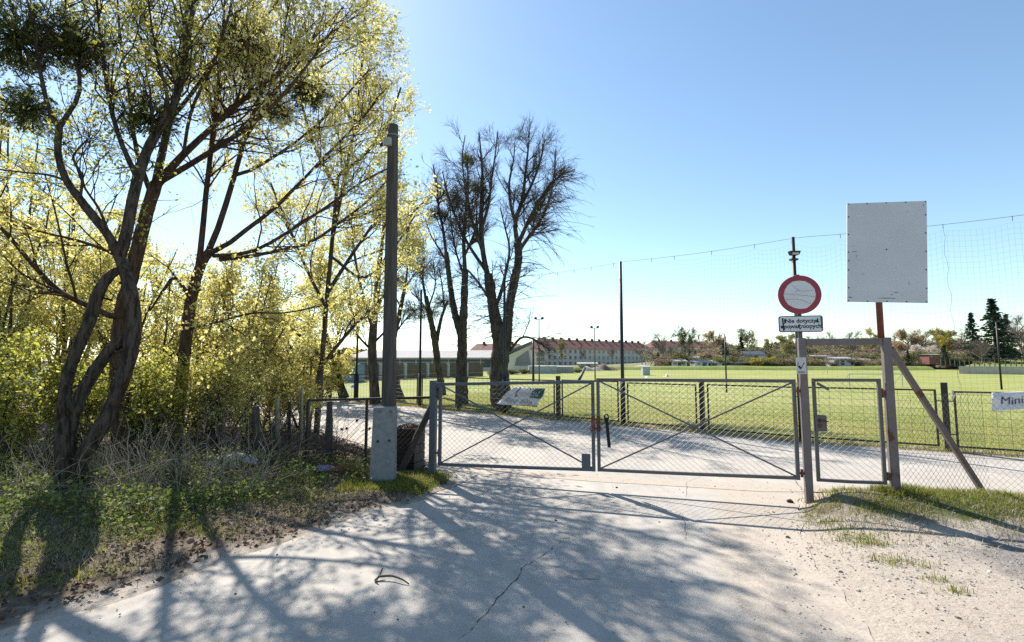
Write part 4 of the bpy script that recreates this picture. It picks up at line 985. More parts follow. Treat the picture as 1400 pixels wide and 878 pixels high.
def cut(limbs, n=14): return [(resample(np.column_stack([p, r]), n)[:, :3], resample(np.column_stack([p, r]), n)[:, 3]) for p, r in limbs]
dark_tree, dt_all = tree('twisted_tree', 'dark multi-stemmed tree with twisted trunks nearest the camera on the verge', cut([(a_[0], a_[1] * 0.78), (b_[0], b_[1] * 0.74), (c_[0], c_[1] * 0.78), (c1[0], c1[1] * 0.9), (c2[0], c2[1] * 0.9)], 64), cut([c1a, c1b, c2, c2b, c2c, c3, c4, c5]), M['bark_dark'], M['bark_dark'], M['leaf_green'],
    [dict(n=120, L=(0.5, 1.6), ang=(25, 65), N=8, curl=0.20, rr=0.5, rmax=0.016, up=0.05, t=(0.25, 1), sides=5), dict(n=560, L=(0.3, 0.9), ang=(25, 60), N=6, curl=0.22, rr=0.55, rmin=0.004, sides=4), dict(n=1800, L=(0.15, 0.5), ang=(25, 60), N=4, curl=0.22, rr=0.6, rmin=0.003, sides=3)],
    [(2, 800, 3, 0.042, 0.04, 0.05), (3, 1900, 3, 0.042, 0.03, 0.045)], seed=3, bulge=0.05, tsides=20)
# second tree: brown trunk lit from behind
tk = limb([(160, 665, 7.9, 44), (166, 600, 7.9, 38), (163, 530, 7.9, 35), (163, 470, 7.9, 34), (167, 430, 7.9, 33), (176, 390, 7.9, 31), (188, 340, 7.9, 29), (198, 300, 7.9, 27), (207, 270, 7.9, 26), (214, 250, 7.9, 24)], 22)
k1 = limb([(212, 256, 7.9, 19), (240, 222, 8.0, 16), (270, 193, 8.1, 13), (300, 166, 8.2, 11), (340, 130, 8.4, 9), (390, 92, 8.6, 7), (430, 50, 8.8, 5), (470, 10, 9.0, 3)])
k2 = limb([(222, 247, 7.9, 13), (258, 226, 7.8, 12), (292, 205, 7.7, 11), (330, 180, 7.6, 9), (372, 146, 7.6, 7), (420, 90, 7.6, 5), (455, 40, 7.6, 3)])
k3 = limb([(213, 252, 7.9, 18), (221, 212, 8.0, 16), (234, 155, 8.1, 13), (247, 95, 8.2, 11), (253, 30, 8.3, 8), (262, -40, 8.4, 6), (270, -110, 8.5, 4)])
k4 = limb([(208, 268, 7.9, 13), (192, 225, 8.0, 11), (182, 180, 8.1, 9), (176, 120, 8.2, 8), (165, 60, 8.3, 6), (160, -10, 8.4, 4)])
k5 = limb([(172, 432, 7.9, 16), (150, 432, 7.7, 14), (120, 417, 7.5, 13), (84, 402, 7.3, 12), (45, 362, 7.1, 11), (18, 330, 7.0, 10), (-10, 300, 6.9, 9), (-60, 255, 6.8, 6)])
k6 = limb([(236, 160, 8.1, 9), (268, 120, 8.4, 8), (300, 70, 8.7, 6), (330, 10, 9.0, 5), (350, -60, 9.2, 3)])
k7 = limb([(182, 365, 7.9, 9), (150, 345, 7.6, 8), (110, 330, 7.3, 7), (60, 318, 7.1, 5), (10, 305, 6.9, 4)])
k8 = limb([(250, 215, 8.0, 7), (262, 150, 7.8, 7), (290, 90, 7.6, 6), (310, 30, 7.4, 5), (325, -30, 7.3, 3)])
LV = lambda n1, n2, n3, s=1.0, up=0.05: [dict(n=n1, L=(0.7 * s, 2.0 * s), ang=(22, 55), N=8, curl=0.13, rr=0.5, rmax=0.02, up=up, t=(0.2, 1), sides=5), dict(n=n2, L=(0.4 * s, 1.1 * s), ang=(25, 55), N=6, curl=0.16, rr=0.5, rmin=0.0038, sides=4), dict(n=n3, L=(0.2 * s, 0.6 * s), ang=(25, 60), N=4, curl=0.2, rr=0.55, rmin=0.0022, sides=3)]
tree('brown_tree', 'tree with a brown sunlit trunk directly behind the twisted dark trunks', cut([(tk[0], tk[1] * 0.78)], 60), [(p_, q_ * 0.82) for p_, q_ in cut([k1, k2, k3, k4, k5, k6, k7, k8])], M['bark_brown'], M['bark_brown'], M['leaf_yellow'], LV(130, 750, 2700, 1.0), [(2, 1000, 4, 0.054, 0.04, 0.05), (3, 3000, 4, 0.054, 0.03, 0.05)], seed=8, bulge=0.04, tsides=18)
# third tree: several long limbs reaching over the road
tk = limb([(236, 655, 9.2, 26), (243, 580, 9.2, 24), (250, 510, 9.2, 22), (257, 445, 9.2, 21), (264, 400, 9.2, 20), (274, 364, 9.2, 19), (288, 342, 9.2, 16)], 18)
s = [limb(q) for q in (
    [(268, 385, 9.2, 13), (276, 330, 9.2, 12), (280, 280, 9.2, 11), (288, 210, 9.2, 10), (298, 120, 9.2, 8), (305, 40, 9.2, 6), (310, -40, 9.2, 5), (312, -110, 9.2, 3)],
    [(284, 346, 9.2, 13), (300, 308, 9.3, 12), (314, 262, 9.4, 11), (325, 225, 9.5, 10), (334, 190, 9.6, 9), (346, 158, 9.7, 8), (368, 100, 9.9, 6), (388, 40, 10.1, 5), (405, -40, 10.2, 3)],
    [(288, 346, 9.2, 11), (312, 334, 9.4, 10), (342, 310, 9.6, 9), (372, 288, 9.8, 8), (392, 268, 9.9, 7), (416, 244, 10.0, 6), (446, 212, 10.2, 5), (490, 168, 10.4, 4), (530, 118, 10.6, 3)],
    [(292, 350, 9.2, 9), (338, 346, 9.0, 8), (370, 332, 9.0, 7), (402, 312, 9.0, 6), (445, 284, 9.1, 5), (492, 250, 9.2, 4), (540, 226, 9.3, 3)],
    [(300, 355, 9.2, 9), (332, 352, 9.5, 8), (380, 343, 9.8, 7), (424, 332, 10.1, 6), (462, 306, 10.4, 5), (502, 276, 10.7, 4), (535, 240, 11, 3)],
    [(320, 240, 9.5, 8), (345, 232, 9.7, 7), (375, 214, 10.0, 6), (410, 190, 10.3, 5), (455, 150, 10.6, 4), (505, 95, 10.9, 3)],
    [(262, 410, 9.2, 9), (240, 380, 9.0, 8), (225, 395, 8.8, 6), (205, 425, 8.6, 4)],
    [(330, 200, 9.6, 7), (360, 150, 9.4, 6), (400, 95, 9.2, 5), (440, 55, 9.0, 4), (490, 20, 8.8, 3)],
    [(300, 120, 9.2, 6), (340, 60, 9.8, 5), (380, 0, 10.4, 4), (430, -70, 11, 3)],
    [(258, 450, 9.2, 6), (300, 440, 8.8, 5), (345, 428, 8.5, 4), (390, 428, 8.4, 3), (440, 418, 8.3, 3)],
    [(345, 158, 9.7, 6), (385, 128, 10.2, 5), (430, 98, 10.7, 4), (480, 65, 11.2, 3), (520, 45, 11.5, 2)])]
tree('spreading_tree', 'tree with long limbs reaching right over the road edge toward the pole', cut([(tk[0], tk[1] * 0.82)], 50), [(p_, q_ * 0.82) for p_, q_ in cut(s)], M['bark_brown'], M['bark_brown'], M['leaf_yellow'], LV(170, 1000, 3600, 0.95, 0.03), [(2, 1300, 4, 0.054, 0.05, 0.05), (3, 4000, 4, 0.054, 0.03, 0.05)], seed=12, bulge=0.03, tsides=16)
# fourth: dense yellow crown behind the pole
tk = limb([(432, 600, 12.0, 9), (438, 520, 12.0, 8), (446, 420, 12.0, 7), (455, 320, 12.0, 6), (462, 240, 12.0, 5)], 14)
s = [limb(q) for q in ([(455, 320, 12.0, 8), (470, 250, 12.0, 6), (485, 170, 12.0, 5), (495, 90, 12.0, 4), (500, 20, 12.0, 3)], [(448, 400, 12.0, 7), (480, 350, 11.8, 5), (515, 300, 11.6, 4), (545, 260, 11.4, 3)], [(446, 420, 12.0, 6), (420, 370, 12.3, 5), (395, 310, 12.6, 4), (370, 250, 12.8, 3)],
    [(460, 260, 12.0, 6), (430, 200, 12.4, 5), (410, 130, 12.8, 4), (400, 60, 13.0, 3)], [(462, 240, 12.0, 6), (500, 210, 12.4, 5), (530, 170, 12.8, 4), (548, 120, 13.0, 3)], [(440, 500, 12.0, 6), (480, 450, 11.7, 5), (520, 410, 11.4, 4), (545, 380, 11.2, 3)], [(440, 490, 12.0, 6), (400, 450, 11.8, 5), (360, 430, 11.5, 4)],
    [(452, 350, 12.0, 5), (500, 380, 12.2, 4), (545, 330, 12.5, 3), (570, 290, 12.7, 2)])]
tree('yellow_tree', 'slender tree with a dense yellow-green crown behind the timber pole', cut([tk]), cut(s), M['bark_grey'], M['bark_grey'], M['leaf_yellow'], LV(90, 600, 2000, 0.9, 0.03), [(2, 1300, 4, 0.058, 0.06, 0.06), (3, 3000, 4, 0.058, 0.04, 0.06)], seed=17)

# ------------------------------------------------------------------ shrubs
def shrub(label, px, Y, top, wid, seed, leaf_m=None, nl=2200, size=0.047, bot=0.35, base_py=None, per=4):
    rng = np.random.default_rng(seed); x0 = (px - CX) / FPX * Y; z0 = gzs(x0, Y) if Y < 24 else 0.0; h = P(px, top, Y)[2] - z0; base = A(x0, Y, z0)
    st = []
    for k in range(9):
        a = rng.uniform(0, 6.283); rad = wid * rng.uniform(0.1, 1.0) ** 0.6; tip = base + A(math.cos(a) * rad, math.sin(a) * rad * 0.8, h * rng.uniform(0.65, 1.0) * (1 - 0.25 * (rad / wid) ** 2))
        p = catmull([base + A(*rng.normal(size=2) * 0.12, -0.1), lerp(base, tip, 0.45) + A(*rng.normal(size=2) * 0.12 * wid, h * 0.06), tip], 14); st.append((p, np.linspace(0.022, 0.006, 14) * (0.6 + h / 4)))
    t = thing('leafy_shrub', label, 'shrub', base, 'shrubs behind the verge'); mb = MB(); cur = stack(st); mb.tubes(cur[0], cur[1], 5); mb.build('stems', M['bark_grey'], t, True)
    b = spawn(cur, 130, (0.35, 0.9), (25, 65), N=6, curl=0.2, up=0.03, rr=0.5, rmin=0.004, t=(bot, 1), rng=rng, lt=0.3); c = spawn(b, 520, (0.2, 0.5), (25, 65), N=4, curl=0.25, rmin=0.003, rng=rng)
    mb = MB(); mb.tubes(*b, 4); mb.tubes(*c, 3); mb.build('twigs', M['twig'], t)
    mb = MB(); mb.quads(leaf_quads(np.vstack([clumps(b, int(nl * 0.42), per, rng, spread=0.06, cs=0.055), clumps(c, int(nl * 1.2), per, rng, spread=0.045, cs=0.05)]), size, rng)); mb.build('crown', leaf_m or M['leaf_shrub'], t)
    return t
shrub('yellow-leaved shrub at the left picture edge behind the twisted tree', 10, 9.5, 270, 1.6, 1, nl=2448)
shrub('tall yellow-leaved shrub between the left edge and the twisted trunks', 95, 11.0, 240, 1.6, 2, nl=2448)
shrub('yellow-leaved shrub seen between the twisted and brown trunks', 185, 10.5, 300, 1.4, 3, nl=2160)
shrub('yellow-leaved shrub right behind the leaning third tree', 265, 11.5, 330, 1.5, 4, nl=2160)
shrub('yellow-leaved shrub above the pale stakes and wire fence', 345, 11.0, 355, 1.5, 5, nl=2160)
shrub('yellow-leaved shrub nearest the fence panel', 415, 12.5, 370, 1.3, 6, nl=2400)
shrub('low green shrub left of the twisted trunks', 25, 7.6, 470, 1.0, 7, M['leaf_green'], nl=1500, bot=0.12)
shrub('low green shrub just right of the twisted trunks', 205, 8.3, 470, 1.0, 8, M['leaf_green'], nl=1500, bot=0.12)
shrub('low green shrub behind the crumpled white sheet', 300, 9.2, 480, 0.95, 9, M['leaf_shrub'], nl=1500, bot=0.15)
shrub('tall thin shrub far behind the left picture edge', -10, 13.0, 150, 2.2, 10, nl=2500, size=0.058)
shrub('tall shrub filling the gap behind the twisted trunks', 80, 14.5, 190, 2.2, 11, nl=2700, size=0.058)
shrub('tall shrub far behind the brown trunk', 220, 15.0, 330, 2.2, 12, nl=1600, size=0.058)
shrub('broad shrub far behind the pale stakes', 330, 15.5, 370, 2.2, 13, nl=1600, size=0.058)
shrub('low shrub hiding the ground beneath the left edge trees', 120, 9.0, 490, 1.1, 14, M['leaf_green'], nl=1500, bot=0.1)
shrub('low leafy shrub under the yellow branches by the stakes', 372, 11.5, 500, 0.9, 15, M['leaf_shrub'], nl=1500, bot=0.2)
shrub('leafy shrub at the far end of the path on the left', 440, 22.0, 470, 1.4, 16, M['leaf_yellow'], nl=1800, bot=0.2, size=0.09)

# ------------------------------------------------------------------ mistletoe and nests
def ball(name, label, px, py, Y, r, leaf_m, cat, seed, nl=1500, size=0.05, twig=160, group=None, asp=0.3, sq=0.85):
    rng = np.random.default_rng(seed); c = P(px, py, Y); t = thing(name, label, cat, c, group); n = twig
    d = unitrows(rng.normal(size=(n, 3))); d[:, 2] *= sq; L = r * rng.uniform(0.6, 1.05, n)
    base = np.stack([c + d * (L * s)[:, None] + rng.normal(size=(n, 3)) * r * 0.06 * s for s in np.linspace(0, 1, 6)], 1)
    mb = MB(); R = np.repeat(np.linspace(0.008, 0.003, 6)[None], n, 0); mb.tubes(base, R, 3); sub = spawn((base, R), n * 5, (r * 0.25, r * 0.5), (20, 50), N=4, curl=0.2, up=0, rmin=0.0028, t=(0.4, 1), rng=rng)
    mb.tubes(*sub, 3); mb.build('twigs', M['nest'] if name == 'twig_nest' else M['mistletoe'], t)
    if nl:
        mb = MB(); q = pts_on(sub, nl, rng, (0.5, 1), r * 0.04); mb.quads(leaf_quads(q, size, rng, asp)); mb.build('leaves', leaf_m, t)
    return t
GM = 'mistletoe balls in the roadside trees'
ball('mistletoe', 'dark mistletoe mass at the top left corner', 25, 50, 6.2, 0.62, M['mistletoe'], 'mistletoe', 1, 3000, 0.055, 240, GM)
ball('mistletoe', 'dark mistletoe ball right of the top left corner mass', 105, 62, 6.5, 0.5, M['mistletoe'], 'mistletoe', 2, 2000, 0.055, 200, GM)
ball('mistletoe', 'dark mistletoe below the corner mass at the left edge', 35, 150, 6.3, 0.42, M['mistletoe'], 'mistletoe', 3, 1300, 0.055, 160, GM)
ball('mistletoe', 'mistletoe ball high in the middle of the crown', 328, 62, 9.2, 0.72, M['mistletoe'], 'mistletoe', 4, 2700, 0.06, 280, GM)
ball('mistletoe', 'smaller mistletoe ball right of the middle one', 422, 128, 9.8, 0.44, M['mistletoe'], 'mistletoe', 5, 1700, 0.06, 190, GM)
ball('mistletoe', 'loose mistletoe tuft above the brown trunk fork', 205, 165, 6.8, 0.42, M['mistletoe'], 'mistletoe', 6, 1300, 0.06, 120, GM)
ball('mistletoe', 'loose mistletoe tuft below the middle ball', 385, 150, 9.6, 0.45, M['mistletoe'], 'mistletoe', 7, 900, 0.06, 140, GM)

# ------------------------------------------------------------------ bare trees at the edge of the field
def bare(name, label, trunk, crown, seed, n1, n2, n3, s=1.0, droop=None, bark_m=None, bulge=0.12):
    rng = np.random.default_rng(seed); base = trunk[0][0][0].copy(); base[2] = 0; t = thing(name, label, 'tree', base); mb = MB(); tp, tr = stack(cut(trunk, 44))
    tr = tr * 0.80 * (1 + bulge * np.abs(rng.normal(size=tr.shape))); mb.tubes(tp, tr, 14, True, 0.06, rng); mb.build('trunk', bark_m or M['bark_grey'], t, True)
    cr = stack(cut(crown, 14)); cr = (cr[0], cr[1] * 0.72); mb = MB(); mb.tubes(*cr, 7, True)
    b1 = spawn(cr, n1, (1.0 * s, 2.6 * s), (24, 60), N=8, curl=0.09, up=0.05, rr=0.5, rmax=0.030, rmin=0.009, t=(0.15, 0.95), rng=rng); mb.tubes(*b1, 5); mb.build('branches', bark_m or M['bark_grey'], t, True)
    b2 = spawn(b1, n2, (0.5 * s, 1.4 * s), (20, 48), N=6, curl=0.10, up=0.03, rr=0.55, rmin=0.006, rng=rng); b3 = spawn(b2, n3, (0.3 * s, 0.85 * s), (20, 48), N=4, curl=0.10, up=0.02, rr=0.55, rmin=0.0042, rtip=0.5, rng=rng)
    mb = MB(); mb.tubes(*b2, 3); mb.tubes(*b3, 3)
    for (src, nd, L, up_, tt) in droop or ():
        d = spawn(stack(cut(src, 14)), nd, L, (45, 85), N=8, curl=0.07, up=up_, rr=0.3, rmin=0.008, rmax=0.014, t=tt, rng=rng); d2 = spawn(d, nd * 3, (0.3, 0.8), (20, 45), N=4, curl=0.12, up=-0.03, rmin=0.006, rng=rng)
        mb.tubes(*d, 3); mb.tubes(*d2, 3)
    mb.build('crown', M['twig'], t)
    return t
Y1 = 19.2
big_tr = [limb([(686, 558, Y1, 34), (684, 535, Y1, 36), (682, 510, Y1, 30), (683, 490, Y1, 30), (684, 470, Y1, 28), (680, 448, Y1, 22), (675, 425, Y1, 19), (671, 400, Y1, 17), (667, 375, Y1, 15)]), limb([(690, 480, Y1, 18), (693, 455, Y1, 18), (695, 430, Y1, 17), (699, 405, Y1 + .1, 15), (704, 380, Y1 + .2, 14), (709, 355, Y1 + .3, 13), (708, 332, Y1 + .4, 14)])]
big_cr = [limb(q) for q in (
    [(667, 378, Y1, 12), (661, 350, Y1, 11), (658, 318, Y1, 10), (658, 280, Y1, 8), (660, 240, Y1, 6), (657, 205, Y1, 4), (655, 180, Y1, 2)],
    [(666, 372, Y1, 8), (650, 350, Y1 + .4, 7), (635, 325, Y1 + .7, 6), (622, 295, Y1 + 1, 5), (612, 265, Y1 + 1.3, 4), (605, 235, Y1 + 1.5, 2)],
    [(659, 310, Y1, 7), (668, 280, Y1 - .4, 6), (672, 245, Y1 - .8, 4), (678, 205, Y1 - 1, 3), (680, 180, Y1 - 1, 2)],
    [(660, 345, Y1, 7), (645, 300, Y1 - .5, 6), (636, 255, Y1 - 1, 4), (632, 215, Y1 - 1.2, 3), (636, 185, Y1 - 1.4, 2)],
    [(675, 425, Y1, 9), (685, 400, Y1 - .3, 8), (692, 370, Y1 - .5, 6), (697, 340, Y1 - .7, 5), (690, 310, Y1 - .9, 3), (684, 285, Y1 - 1, 2)],
    [(708, 335, Y1 + .4, 11), (704, 305, Y1 + .4, 9), (714, 275, Y1 + .5, 8), (718, 240, Y1 + .6, 6), (722, 205, Y1 + .7, 4), (724, 180, Y1 + .7, 2)],
    [(710, 330, Y1 + .4, 10), (724, 300, Y1 + .1, 8), (738, 275, Y1 - .2, 7), (752, 252, Y1 - .5, 5), (770, 238, Y1 - .8, 3), (786, 232, Y1 - 1, 2)],
    [(708, 345, Y1 + .4, 9), (722, 325, Y1 + .9, 8), (740, 300, Y1 + 1.4, 6), (752, 270, Y1 + 1.8, 4), (758, 235, Y1 + 2, 3), (760, 205, Y1 + 2.1, 2)],
    [(706, 310, Y1 + .4, 8), (698, 280, Y1 + .9, 6), (696, 250, Y1 + 1.3, 5), (702, 220, Y1 + 1.6, 3), (704, 195, Y1 + 1.8, 2)],
    [(716, 275, Y1 + .5, 6), (730, 245, Y1, 5), (740, 215, Y1 - .3, 4), (745, 190, Y1 - .5, 2)],
    [(676, 420, Y1, 7), (660, 395, Y1 - .3, 5), (645, 375, Y1 - .6, 4), (630, 362, Y1 - .9, 3)],
    [(697, 480, Y1, 6), (712, 462, Y1 - .3, 5), (728, 463, Y1 - .6, 4), (742, 472, Y1 - .9, 3), (752, 480, Y1 - 1, 2)])]
bare('bare_tree', 'largest bare leafless tree with a forked trunk behind the torn banner', big_tr, big_cr, 31, 175, 1500, 8600, 0.58, [([big_tr[1], big_cr[6], big_cr[7]], 210, (0.9, 2.6), -0.10, (0.1, 0.9)), ([big_tr[0]], 95, (0.8, 1.9), -0.11, (0.45, 0.95)), ([big_cr[1], big_cr[3]], 50, (0.6, 1.6), -0.06, (0.2, 0.9))])
Y2 = 20.6
tr2 = [limb([(632, 553, Y2, 22), (632, 530, Y2, 19), (631, 505, Y2, 18), (632, 480, Y2, 17), (632, 455, Y2, 16), (634, 430, Y2, 13), (635, 400, Y2, 12), (636, 370, Y2, 11)]), limb([(633, 470, Y2, 11), (627, 448, Y2, 12), (621, 425, Y2, 11), (617, 400, Y2, 10), (613, 370, Y2, 9), (610, 345, Y2, 8)])]
cr2 = [limb(q) for q in ([(636, 372, Y2, 9), (634, 330, Y2, 8), (637, 290, Y2, 6), (640, 250, Y2, 4), (638, 215, Y2, 2)], [(635, 350, Y2, 6), (648, 320, Y2 - .4, 5), (652, 290, Y2 - .7, 3), (650, 265, Y2 - .9, 2)], [(610, 348, Y2, 7), (606, 315, Y2, 6), (600, 285, Y2, 5), (597, 250, Y2, 3), (592, 225, Y2, 2)], [(612, 360, Y2, 5), (600, 340, Y2 + .5, 4), (588, 320, Y2 + 1, 3), (582, 300, Y2 + 1.2, 2)], [(636, 380, Y2, 5), (625, 350, Y2 + .4, 4), (618, 315, Y2 + .7, 3), (615, 280, Y2 + 1, 2)])]
bare('bare_tree', 'bare forked tree just left of the largest bare tree', tr2, cr2, 33, 75, 620, 3400, 0.55, [([tr2[0], cr2[0]], 70, (0.6, 1.6), -0.06, (0.4, 0.95)), ([tr2[1]], 30, (0.6, 1.4), -0.06, (0.3, 0.95))])
Y3 = 24.0
tr3 = [limb([(605, 541, Y3, 12), (602, 520, Y3, 11), (598, 495, Y3, 11), (595, 470, Y3, 11), (591, 448, Y3, 9), (586, 425, Y3, 8), (582, 405, Y3, 7)]), limb([(597, 470, Y3, 7), (600, 450, Y3, 6), (605, 430, Y3, 5), (612, 412, Y3, 4)])]
cr3 = [limb(q) for q in ([(582, 408, Y3, 6), (578, 380, Y3, 5), (580, 350, Y3, 3), (578, 325, Y3, 2)], [(588, 430, Y3, 4), (575, 412, Y3, 3), (562, 400, Y3, 2)], [(608, 425, Y3, 4), (605, 395, Y3, 3), (600, 365, Y3, 2)], [(586, 420, Y3, 4), (595, 390, Y3 + .5, 3), (592, 355, Y3 + .8, 2)])]
bare('bare_tree', 'thin crooked bare tree full of brown twig clumps beyond the gate post', tr3, cr3, 35, 40, 300, 1500, 0.5)
Y4 = 22.5
tr4 = [limb([(545, 545, Y4, 22), (541, 530, Y4, 17), (537, 505, Y4, 15), (535, 480, Y4, 14), (540, 455, Y4, 9), (546, 430, Y4, 8), (551, 405, Y4, 7), (555, 385, Y4, 6)])]
cr4 = [limb(q) for q in ([(555, 388, Y4, 5), (558, 360, Y4, 4), (563, 335, Y4, 3), (565, 310, Y4, 2)], [(548, 420, Y4, 4), (535, 395, Y4, 3), (525, 370, Y4, 2)], [(541, 455, Y4, 4), (552, 440, Y4, 3), (562, 428, Y4, 2)], [(553, 395, Y4, 4), (570, 370, Y4, 3), (582, 350, Y4, 2)])]
bare('bare_tree', 'bare leaning tree just right of the timber pole', tr4, cr4, 37, 40, 300, 1400, 0.5)
tr6 = [limb([(471, 545, 22, 17), (466, 530, 22, 13), (460, 505, 22, 11), (452, 480, 22, 9), (445, 455, 22, 7)])]
cr6 = [limb(q) for q in ([(446, 458, 22, 6), (440, 420, 22, 5), (438, 380, 22, 3), (440, 350, 22, 2)], [(454, 485, 22, 5), (464, 450, 22, 4), (470, 420, 22, 2)])]
tree('leaning_tree', 'short dark leaning trunk under yellow leaves left of the timber pole', cut(tr6, 14), cut(cr6), M['bark_grey'], M['bark_grey'], M['leaf_yellow'], LV(30, 160, 500, 0.9, 0.02), [(2, 600, 4, 0.09, 0.06, 0.07), (3, 1200, 4, 0.09, 0.05, 0.07)], seed=41)
Y5 = 20.5
tr5 = [limb([(513, 552, Y5, 17), (512, 530, Y5, 14), (510, 500, Y5, 13), (509, 470, Y5, 12), (512, 430, Y5, 10), (516, 390, Y5, 8), (520, 350, Y5, 7)])]
cr5 = [limb(q) for q in ([(520, 355, Y5, 6), (526, 300, Y5, 5), (532, 250, Y5, 3), (536, 210, Y5, 2)], [(510, 450, Y5, 6), (495, 400, Y5, 5), (485, 350, Y5, 4), (480, 300, Y5, 2)], [(512, 430, Y5, 5), (530, 390, Y5, 4), (548, 350, Y5, 3), (560, 310, Y5, 2)], [(518, 370, Y5, 5), (545, 320, Y5, 4), (570, 285, Y5, 3), (592, 268, Y5, 2)], [(510, 470, Y5, 4), (528, 450, Y5, 3), (540, 420, Y5, 2)], [(509, 480, Y5, 4), (490, 460, Y5, 3), (478, 440, Y5, 2)])]
tree('yellow_leaved_tree', 'field-edge tree clothed in yellow young leaves directly left of the pole shaft', cut(tr5, 16), cut(cr5), M['bark_grey'], M['bark_grey'], M['leaf_yellow'], LV(70, 420, 1300, 1.1, 0.02), [(2, 1000, 4, 0.085, 0.08, 0.09), (3, 2000, 4, 0.085, 0.06, 0.09)], seed=43)
GNST = 'brown twig clumps in the bare trees'
for k, (lab, px, py, Y, r) in enumerate((('dense brown twig clump in the bare tree right of the pole', 573, 372, 22.5, 0.85), ('brown twig clump at mid height beyond the gate post', 590, 428, 24, 0.75), ('brown twig clump right of the thin crooked tree', 606, 412, 24, 0.6), ('brown twig clump low left of the thin crooked tree', 566, 425, 23.5, 0.7),
        ('brown twig clump highest in the largest bare tree', 640, 220, 19, 0.36), ('brown twig clump on the left stem of the largest bare tree', 655, 258, 19, 0.42), ('brown twig clump below the highest ones in the forked tree', 622, 272, 20, 0.5), ('brown twig clump at the left edge of the forked bare tree', 600, 292, 20.5, 0.5), ('brown twig clump midway up the forked bare tree', 634, 305, 20, 0.55), ('brown twig clump left of the pole top leaves', 545, 385, 22, 0.6))):
    ball('twig_nest', lab, px, py, Y, r, M['mistletoe'], 'twig clump', 60 + k, 700 if k < 4 else 500, 0.08, 110, GNST)

